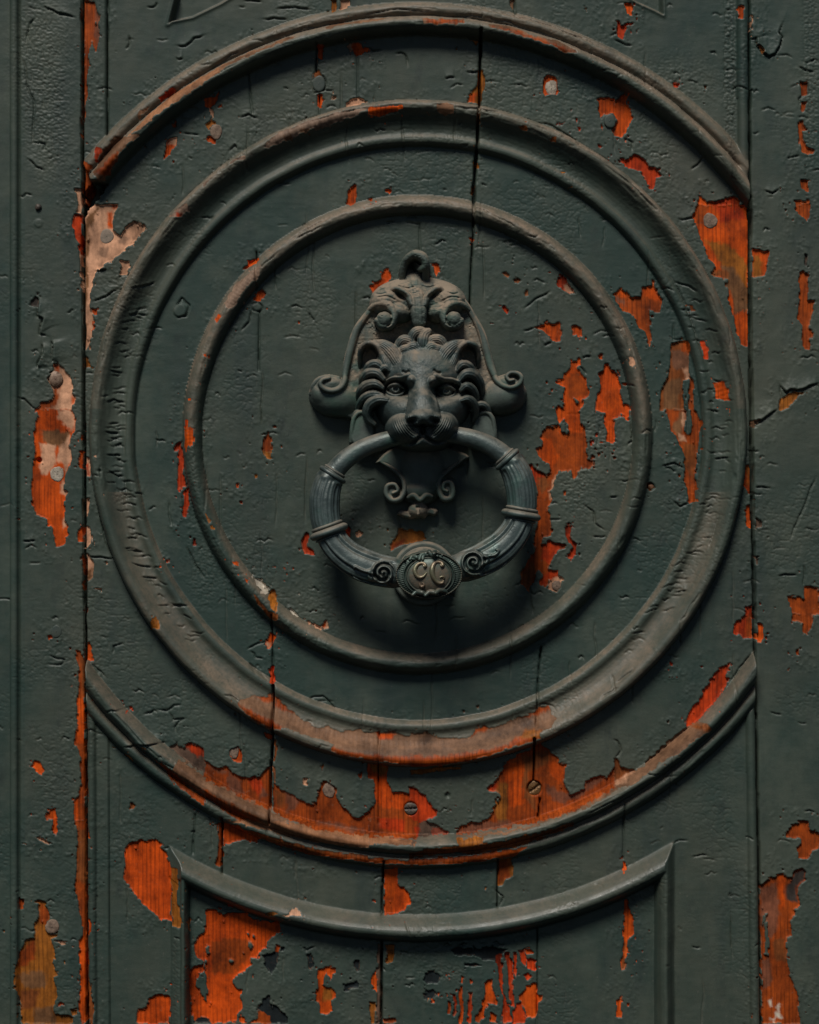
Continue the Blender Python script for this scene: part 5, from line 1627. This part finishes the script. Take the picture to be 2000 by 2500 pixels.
# hair between the ears
for P in ([(712, 735, 28, 16), (712, 690, 31, 24), (745, 655, 33, 28), (790, 665, 33, 26), (815, 700, 32, 18)],
          [(715, 765, 28, 14), (735, 722, 32, 24), (780, 715, 34, 26), (815, 745, 33, 18)],
          [(800, 705, 30, 18), (798, 645, 33, 26), (825, 605, 34, 28), (868, 600, 33, 22), (880, 630, 33, 14)],
          [(870, 740, 33, 20), (868, 680, 35, 34), (878, 625, 34, 34), (905, 600, 32, 18)],
          [(1010, 735, 28, 16), (1005, 690, 31, 24), (975, 655, 33, 28), (930, 655, 33, 26), (905, 690, 32, 18)],
          [(1005, 765, 28, 14), (985, 722, 32, 24), (945, 712, 34, 26), (910, 740, 33, 18)],
          [(760, 720, 33, 22), (810, 700, 35, 30), (850, 735, 35, 22)], [(960, 715, 33, 22), (920, 700, 35, 28), (885, 735, 35, 20)]):
    li.tube([(x, y, z - 2.5, w_ * 1.15) for x, y, z, w_ in P], strands=5, sa=0.55, k=1.4, steep=1.0)
# mane locks
LOCKS = ([(612, 835, 30, 16), (570, 806, 31, 26), (528, 818, 28, 26), (508, 850, 22, 18), (512, 880, 16, 10)],
         [(655, 850, 31, 12), (628, 832, 32, 18), (600, 850, 30, 16)],
         [(618, 905, 31, 16), (575, 866, 32, 26), (522, 866, 29, 28), (485, 898, 23, 24), (472, 940, 16, 14)],
         [(612, 960, 31, 14), (570, 935, 32, 26), (515, 940, 28, 28), (470, 975, 22, 24), (452, 1022, 14, 14)],
         [(610, 1010, 30, 14), (560, 1000, 30, 26), (505, 1015, 25, 26), (465, 1055, 18, 20), (445, 1100, 12, 12)],
         [(640, 1040, 33, 18), (585, 1036, 33, 28), (535, 1062, 30, 30), (512, 1110, 27, 28), (525, 1160, 24, 22), (560, 1190, 22, 14)],
         [(500, 1120, 16, 16), (450, 1112, 15, 18), (425, 1160, 13, 18), (415, 1240, 10, 14)],
         [(1085, 850, 30, 14), (1120, 812, 31, 26), (1165, 822, 28, 26), (1192, 862, 22, 20), (1195, 900, 15, 12)],
         [(1100, 915, 31, 14), (1140, 872, 32, 28), (1195, 878, 29, 30), (1235, 925, 23, 26), (1250, 990, 15, 16)],
         [(1112, 975, 31, 14), (1145, 948, 32, 24), (1185, 968, 28, 24), (1208, 1015, 22, 22), (1205, 1060, 15, 12)],
         [(1115, 1040, 31, 14), (1155, 1030, 31, 24), (1192, 1062, 27, 26), (1206, 1115, 22, 22), (1192, 1165, 17, 14)],
         [(1180, 1100, 22, 14), (1215, 1068, 22, 20), (1262, 1066, 20, 20), (1290, 1110, 16, 20), (1296, 1190, 12, 16), (1290, 1250, 9, 12)])
for P in LOCKS:
    li.tube([(x, y, z, w_ * 1.12) for x, y, z, w_ in P], strands=3, sa=0.45, k=1.5, steep=1.45)
li.soften(2)
li.H += np.where(li.H > 2, 0.25 * fbm(li.X / 24, li.Y / 24, 3, 3) + 0.04 * fbm(li.X / 6, li.Y / 6, 1, 2), 0)
ldust = 0.85 * sstep(-0.2, 0.4, fbm(li.X / 60, li.Y / 60, 1, 3)) * sstep(830, 740, li.Y) + 0.35 * sstep(0.1, 0.5, fbm(li.X / 50, li.Y / 50, 2, 3)) * (li.Y < 1020)
li.build('lion_head', M_BR, knocker, dust=np.clip(ldust, 0, 1) * 0.8)

# --- hanging ornament under the jaw
Y2 = 1097.7
pe = HF(540, 1200, 1260, 1830)
pe.plate([(560, 338 + Y2), (640, 350 + Y2), (705, 405 + Y2), (745, 480 + Y2), (735, 560 + Y2), (790, 600 + Y2), (850, 610 + Y2), (910, 595 + Y2), (955, 555 + Y2), (945, 470 + Y2),
          (1000, 400 + Y2), (1090, 345 + Y2), (1170, 300 + Y2), (1080, 250 + Y2), (870, 190 + Y2), (660, 250 + Y2)], 8, 16, h0=5)
pe.dome(868, 400 + Y2, 150, 210, 3, 14, k=3)
pe.dome(850, 515 + Y2, 105, 72, 6, 12, k=2)
pe.tube([(775, 560 + Y2, 15, 12), (812, 545 + Y2, 18, 15), (850, 575 + Y2, 19, 15), (890, 545 + Y2, 18, 15), (925, 555 + Y2, 15, 12)])
pe.tube([(600, 330 + Y2, 8, 10), (680, 380 + Y2, 10, 13), (738, 440 + Y2, 13, 15), (752, 510 + Y2, 16, 18), (722, 568 + Y2, 18, 20), (670, 575 + Y2, 18, 20), (636, 535 + Y2, 18, 18), (645, 485 + Y2, 18.5, 16), (690, 478 + Y2, 19, 13), (708, 515 + Y2, 19.5, 11), (680, 533 + Y2, 20, 9)], steep=1.5, k=0.4)
pe.tube([(1140, 305 + Y2, 8, 10), (1050, 375 + Y2, 10, 13), (985, 440 + Y2, 13, 15), (975, 510 + Y2, 16, 18), (1000, 565 + Y2, 18, 20), (1048, 562 + Y2, 18, 20), (1062, 515 + Y2, 18, 18), (1045, 465 + Y2, 18.5, 16), (1008, 468 + Y2, 19, 13), (1000, 505 + Y2, 19.5, 11), (1025, 520 + Y2, 20, 9)], steep=1.5, k=0.4)
pe.dome(676, 526 + Y2, 52, 54, 8, 8, k=0.4, p=0.25); pe.dome(1022, 514 + Y2, 52, 54, 8, 8, k=0.4, p=0.25)
pe.plate([(700, 668 + Y2), (730, 640 + Y2), (785, 640 + Y2), (835, 592 + Y2), (885, 625 + Y2), (930, 622 + Y2), (968, 645 + Y2), (950, 680 + Y2), (905, 672 + Y2), (880, 695 + Y2), (835, 690 + Y2), (790, 698 + Y2), (750, 690 + Y2)], 9, 18, k=0.5, h0=6)
pe.dome(838, 640 + Y2, 62, 52, 7, 8, k=2)
pe.tube([(836, 615 + Y2, 15, 6), (840, 640 + Y2, 17, 9), (840, 665 + Y2, 17.5, 11)], k=0.3, steep=1.5)
pe.dent(836, 622 + Y2, 9, 9, 4)
pe.dome(846, 600 + Y2, 46, 30, 3, 7, k=2)
pe.soften(1)
pe.build('pendant_leaf', M_PLATE, knocker, dust=0.9 * sstep(600 + Y2, 630 + Y2, pe.Y) * sstep(-0.3, 0.3, fbm(pe.X / 40, pe.Y / 40, 3, 2)))

# --- striking stud on the door behind the ring
def lathe(name, px, py, prof, mat, parent, na=64, squash=1.0, dref=DREF):
    an = np.linspace(0, 2 * math.pi, na, endpoint=False)
    vs = []
    f = (DIST - dref * 0.001) / DIST
    for r, h in prof:
        for a in an:
            vs.append(S2W(px + r * math.cos(a), py + r * squash * math.sin(a), h, dref))
    q = grid_quads(len(prof), na, closed_u=True)
    return make_mesh(name, vs, q[:, ::-1], mat, parent, attrs={'dust': np.full(len(vs), 0.04)})
lathe('strike_stud', 1036, 1402, [(80, -1), (80, 4), (77, 7), (71, 8), (68, 6.5), (64, 9), (60, 14), (54, 19), (46, 22), (38, 23), (20, 23), (1, 23)], M_PLATE, knocker)

# --- the ring
RC = (872.0, 600.0 + Y2); RA, RB, RN, RT = 632.0, 442.0, 2.3, math.radians(5.0)
ringdep = lambda th: 33.0 + 5.5 * np.sin(th)
def rpath(th):
    c, s_ = np.cos(th), np.sin(th)
    x = RA * np.sign(c) * np.abs(c) ** (2 / RN); y = RB * np.sign(s_) * np.abs(s_) ** (2 / RN)
    X_ = x * math.cos(RT) + y * math.sin(RT); Y_ = -x * math.sin(RT) + y * math.cos(RT)
    return RC[0] + X_, RC[1] + Y_
thd = np.linspace(0, 2 * math.pi, 4001)
xx, yy = rpath(thd)
sl_ = np.concatenate([[0], np.cumsum(np.hypot(np.diff(xx), np.diff(yy)))])
NS = 900
th = np.interp(np.linspace(0, sl_[-1], NS, endpoint=False), sl_, thd)
cx_, cy_ = rpath(th)
# image angle from the right-hand side, measured downwards, undone for the tilt
ang = np.degrees(np.arctan2(np.sin(th) * 0 + (cy_ - RC[1]) * math.cos(RT) + (cx_ - RC[0]) * math.sin(RT), (cx_ - RC[0]) * math.cos(RT) - (cy_ - RC[1]) * math.sin(RT)))
sym = np.where(ang > 90, 180 - ang, np.where(ang < -90, -180 - ang, ang))   # -90 top .. 90 bottom on both sides
UPA, LOA = -23.5, 11.0
rad = np.interp(sym, [-90, -55, UPA - 3, UPA, UPA + 2, -8, LOA - 2, LOA, LOA + 4, 40, 62, 78, 90], [50, 56, 64, 78, 86, 97, 93, 91, 92, 106, 99, 70, 58])
tx = np.gradient(cx_); ty = np.gradient(cy_)
tx[0] = (cx_[1] - cx_[-1]) / 2; ty[0] = (cy_[1] - cy_[-1]) / 2; tx[-1] = (cx_[0] - cx_[-2]) / 2; ty[-1] = (cy_[0] - cy_[-2]) / 2
tl = np.hypot(tx, ty); tx /= tl; ty /= tl
nx_, ny_ = ty, -tx          # in-plane normal
sgn = np.sign((cx_ - RC[0]) * nx_ + (cy_ - RC[1]) * ny_); nx_ *= sgn; ny_ *= sgn
dep = ringdep(np.arctan2((cy_ - RC[1]), (cx_ - RC[0])))
NP = 128
ph = np.linspace(0, 2 * math.pi, NP, endpoint=False)       # 0 outwards, 90 towards the viewer
S_, Pp = np.meshgrid(np.arange(NS), ph, indexing='ij')
R_ = rad[S_].copy()
sy = sym[S_]
# reeded upper sleeves
sleeve = sstep(UPA + 2.5, UPA + 6, sy) * sstep(LOA - 2.5, LOA - 6, sy)
R_ += sleeve * 1.9 * np.cos(Pp * 22)
R_ -= sleeve * 8 * np.exp(-((np.mod(Pp - math.pi + 0.9, 2 * math.pi) - 0) / 0.35) ** 2)
lipu = np.exp(-((sy - (UPA + 4.0)) / 1.3) ** 2)
R_ += lipu * 7 * np.cos(Pp * 5 + 0.6)
# long fillets down the lower arms
arm = sstep(LOA + 2, LOA + 7, sy) * sstep(66, 56, sy)
for pc, wd_, am in ((0.38, 0.10, 13.0), (0.95, 0.09, 11.0), (2.0, 0.09, 11.0), (2.65, 0.08, 8.5)):
    drift = 0.25 * np.sin((sy - LOA) / 60 * 1.5)
    R_ -= arm * am * np.exp(-((Pp - pc - drift) / wd_) ** 2)
    R_ += arm * am * 0.55 * np.exp(-((Pp - pc - drift - 2.2 * wd_) / wd_) ** 2)
R_ += 0.5 * fbm(S_ / 6.0, Pp * 6, 2, 2)
VX = cx_[S_] + R_ * np.cos(Pp) * nx_[S_]; VY = cy_[S_] + R_ * np.cos(Pp) * ny_[S_]
VH = dep[S_] + R_ * np.sin(Pp) * KMM
# scroll reliefs beside the medallion
def spiral_relief(VX, VY, cx0, cy0, hand, rot, r0, turns, amp):
    x = VX - cx0; y = VY - cy0
    r = np.hypot(x, y); a = np.arctan2(y, x) * hand + rot
    pitch = r0 / turns
    q = np.mod(r / pitch - a / (2 * math.pi), 1.0)
    rel = np.cos((q - 0.5) * 2 * math.pi)
    return amp * (0.35 + 0.65 * rel) * sstep(r0 + 7, r0 - 5, r) + amp * 1.3 * np.exp(-(r / 13) ** 2)
front = sstep(0.0, 0.5, np.sin(Pp))
def line_relief(VX, VY, P, wid, amp):
    C = spline(np.asarray(P, float), 8 * len(P))
    w = (VX > C[:, 0].min() - 40) & (VX < C[:, 0].max() + 40) & (VY > C[:, 1].min() - 40) & (VY < C[:, 1].max() + 40)
    out = np.zeros(VX.shape)
    d, _, par = line_dist(C[:, :2], VX[w], VY[w])
    wd = wid * (1 - 0.45 * par)
    out[w] = amp * np.sqrt(np.clip(1 - (d / wd) ** 2, 0, 1))
    return out
add = spiral_relief(VX, VY, 617, 1040 + Y2, 1, 0.4, 76, 2.3, 5.0) + spiral_relief(VX, VY, 1190, 972 + Y2, -1, 0.8, 78, 2.3, 5.0)
add += line_relief(VX, VY, [(562, 1010 + Y2), (520, 1030 + Y2), (480, 1022 + Y2), (445, 1000 + Y2), (432, 1010 + Y2)], 13, 2.0)
add += line_relief(VX, VY, [(1255, 935 + Y2), (1290, 930 + Y2), (1325, 925 + Y2), (1350, 900 + Y2), (1335, 892 + Y2)], 13, 2.0)
add += line_relief(VX, VY, [(565, 1085 + Y2), (540, 1075 + Y2), (525, 1050 + Y2), (550, 1040 + Y2)], 16, 2.4)
add += line_relief(VX, VY, [(1245, 985 + Y2), (1270, 970 + Y2), (1280, 945 + Y2), (1255, 930 + Y2)], 16, 2.4)
add += line_relief(VX, VY, [(660, 1075 + Y2), (630, 1120 + Y2), (570, 1130 + Y2), (500, 1110 + Y2), (430, 1070 + Y2)], 17, 3.6)
add += line_relief(VX, VY, [(1150, 1030 + Y2), (1200, 1052 + Y2), (1270, 1055 + Y2), (1340, 1030 + Y2), (1400, 985 + Y2)], 17, 3.6)
VH = VH + add * front
co = K2W(VX.ravel(), VY.ravel(), VH.ravel(), 38)
ring = make_mesh('ring', co, grid_quads(NS, NP, True, True), M_RING, knocker, attrs={'dust': (0.30 * sstep(0.5, 0.9, np.cos(Pp) * -ny_[S_]) * (sy < UPA + 3)).ravel()})

def collar(side, at, prof, name='collar'):
    """a turned band round the ring; prof rows (offset along the ring, radius)"""
    on = (np.cos(np.radians(ang)) > 0) if side > 0 else (np.cos(np.radians(ang)) < 0)
    i = int(np.argmin(np.where(on, np.abs(sym - at), 999)))
    c = np.array([cx_[i], cy_[i]]); t = np.array([tx[i], ty[i]]); n = np.array([nx_[i], ny_[i]])
    if t[1] < 0: t = -t
    vs = []; na = 72
    an = np.linspace(0, 2 * math.pi, na, endpoint=False)
    for o, r in prof:
        p = c + t * o
        vs.append(K2W(p[0] + r * np.cos(an) * n[0], p[1] + r * np.cos(an) * n[1], dep[i] + r * np.sin(an) * KMM, 38))
    vs = np.concatenate(vs)
    q = grid_quads(len(prof), na, closed_u=True)
    if side > 0: q = q[:, ::-1]
    up = np.array([0.35 if o < prof[len(prof) // 2][0] else 0.0 for o, r in prof])
    o = make_mesh(name, vs, q, M_RING, ring, attrs={'dust': np.repeat(up, na)})
    return o
def arcprof(parts):
    out = []
    for o0, o1, r0, r1 in parts:      # half-round beads
        for t in np.linspace(0, math.pi, 9): out.append(((o0 + o1) / 2 - (o1 - o0) / 2 * math.cos(t), r0 + (r1 - r0) * math.sin(t)))
    return out
for sd_ in (-1, 1):
    collar(sd_, UPA, arcprof([(-28, -8, 60, 76), (-8, 26, 76, 98)]))
    collar(sd_, LOA, arcprof([(-42, -18, 88, 106), (-18, 34, 94, 129), (34, 50, 86, 103)]))

# --- medallion on the ring, local units 6.16 per photograph px from (920, 1300)
def M2K(x, y): return (920 + x / 6.16 - 700) * KS, (1300 + y / 6.16 - 580) * KS
q6 = KS / 6.16
md = HF(*[v for v in (M2K(225, 0)[0], M2K(1340, 0)[0], M2K(0, 160)[1], M2K(0, 1040)[1])], 1.3)
mx, my = (md.X / KS + 700 - 920) * 6.16, (md.Y / KS + 580 - 1300) * 6.16
e1 = np.hypot((mx - 783) / 508, (my - 634) / 356)
md.H = np.where(e1 < 1.0, 46.5 + 5.0 * np.sqrt(np.clip(1 - e1 ** 2 * 0.92, 0, 1)), -30.0)
# flattened outer band with fine radial ticks, raised rims, domed centre
e2 = np.hypot((mx - 785) / 332, (my - 640) / 266)
ang6 = np.arctan2((my - 640) / 266, (mx - 785) / 330)
bandm = (e1 < 0.97) & (e2 > 1.16)
ticks = np.cos(ang6 * 74) * sstep(0.25, 0.45, np.abs(np.cos(ang6))) * sstep(-0.55, -0.1, np.sin(ang6) + 0.25)
dist_out = (1 - e1) * 430
md.H += np.where(bandm, 0.35 * ticks, 0)
md.H += 1.5 * np.exp(-((e1 - 0.965) / 0.020) ** 2) * (e1 < 1)
md.H -= 0.9 * np.exp(-((e1 - 0.915) / 0.02) ** 2) * (e1 < 1)
md.H += 1.5 * np.exp(-((e2 - 1.0) / 0.028) ** 2) + 1.2 * np.exp(-((e2 - 1.15) / 0.028) ** 2) * (e1 < 0.97)
md.H -= 1.1 * np.exp(-((e2 - 1.075) / 0.035) ** 2)
md.H += np.where(e2 < 0.97, 2.6 * np.sqrt(np.clip(1 - (e2 / 0.97) ** 2, 0, 1)), 0)
def t6(P, **kw):
    md.tube([(*M2K(x, y), z, r * q6) for x, y, z, r in P], **kw)
def zat(x, y):
    kx, ky = M2K(x, y); j = np.searchsorted(md.x, kx); i = np.searchsorted(md.y, ky)
    return md.H[min(i, len(md.y) - 1), min(j, len(md.x) - 1)]
for P in ([(500, 400), (540, 350), (600, 370), (590, 400), (545, 395)], [(980, 340), (940, 290), (870, 300), (850, 340), (910, 350)],
          [(640, 400), (665, 340), (700, 320)], [(690, 400), (700, 350), (740, 310)], [(860, 370), (815, 330), (790, 290)],
          [(380, 350), (450, 290), (540, 250), (640, 235), (760, 250)], [(420, 400), (500, 320), (580, 285)]):
    t6([(x, y, zat(x, y) + 2.2, 30 if i in (1, 2) else 20) for i, (x, y) in enumerate(P)], k=0.6, steep=1.3)
for P in ([(540, 930), (600, 890), (680, 895), (730, 930)], [(730, 935), (790, 890), (860, 895), (910, 920)], [(880, 900), (940, 860), (1010, 870), (1045, 900)]):
    t6([(x, y, zat(x, y) + 2.6, 40 if i in (1, 2) else 26) for i, (x, y) in enumerate(P)], k=0.8, steep=1.2)
medal = md.build('medallion', M_WORN, ring, floor=28, thr=0.5, dref=40, dust=0.75 * sstep(1.02, 0.8, e2) * sstep(420, 560, my) + 0.5 * np.exp(-((e1 - 0.965) / 0.025) ** 2) + 0.4 * np.exp(-((e2 - 1.0) / 0.03) ** 2))
# the two letters stand proud of the boss
def letter(name, strokes, mat):
    vs = []; qs = []; n0 = 0; ts = []
    na = 14
    for P in strokes:
        C = spline(np.array(P, float), 14 * len(P))
        T = np.gradient(C[:, :2], axis=0); T /= np.linalg.norm(T, axis=1, keepdims=True)
        C[:, 2] *= 1.2
        for (x, y, r), t in zip(C, T):
            z = zat(x, y)
            for a in np.linspace(0, 2 * math.pi, na, endpoint=False):
                kx, ky = M2K(x - t[1] * r * math.cos(a), y + t[0] * r * math.cos(a))
                vs.append(K2W(np.array(kx), np.array(ky), np.array(z + 0.2 + math.sin(a) * r * KMM * q6 * 1.25), 40))
        qs.append(grid_quads(len(C), na, closed_u=True) + n0)
        for base in (n0, n0 + (len(C) - 1) * na):
            for i in range(1, na - 1): ts.append((base, base + i, base + i + 1))
        n0 = len(vs)
    me_ = make_mesh(name, np.array(vs), np.concatenate(qs), mat, medal, tris=ts, attrs={'dust': np.zeros(len(vs))})
    return me_
letter('letter', [[(705, 505, 30), (725, 492, 28), (715, 465, 20), (665, 455, 18), (610, 480, 24), (572, 545, 30), (590, 620, 28), (640, 665, 24), (700, 650, 17), (748, 595, 9)],
                  [(640, 745, 12), (655, 790, 19), (685, 805, 22), (708, 780, 16), (690, 745, 12)]], M_LET)
letter('letter', [[(960, 498, 30), (985, 482, 29), (965, 448, 20), (905, 438, 18), (855, 470, 26), (828, 550, 34), (840, 640, 32), (880, 715, 26), (935, 752, 22), (985, 745, 18), (1000, 710, 12)],
                  [(945, 670, 10), (975, 655, 13), (1005, 665, 14), (1008, 690, 10)]], M_LET)
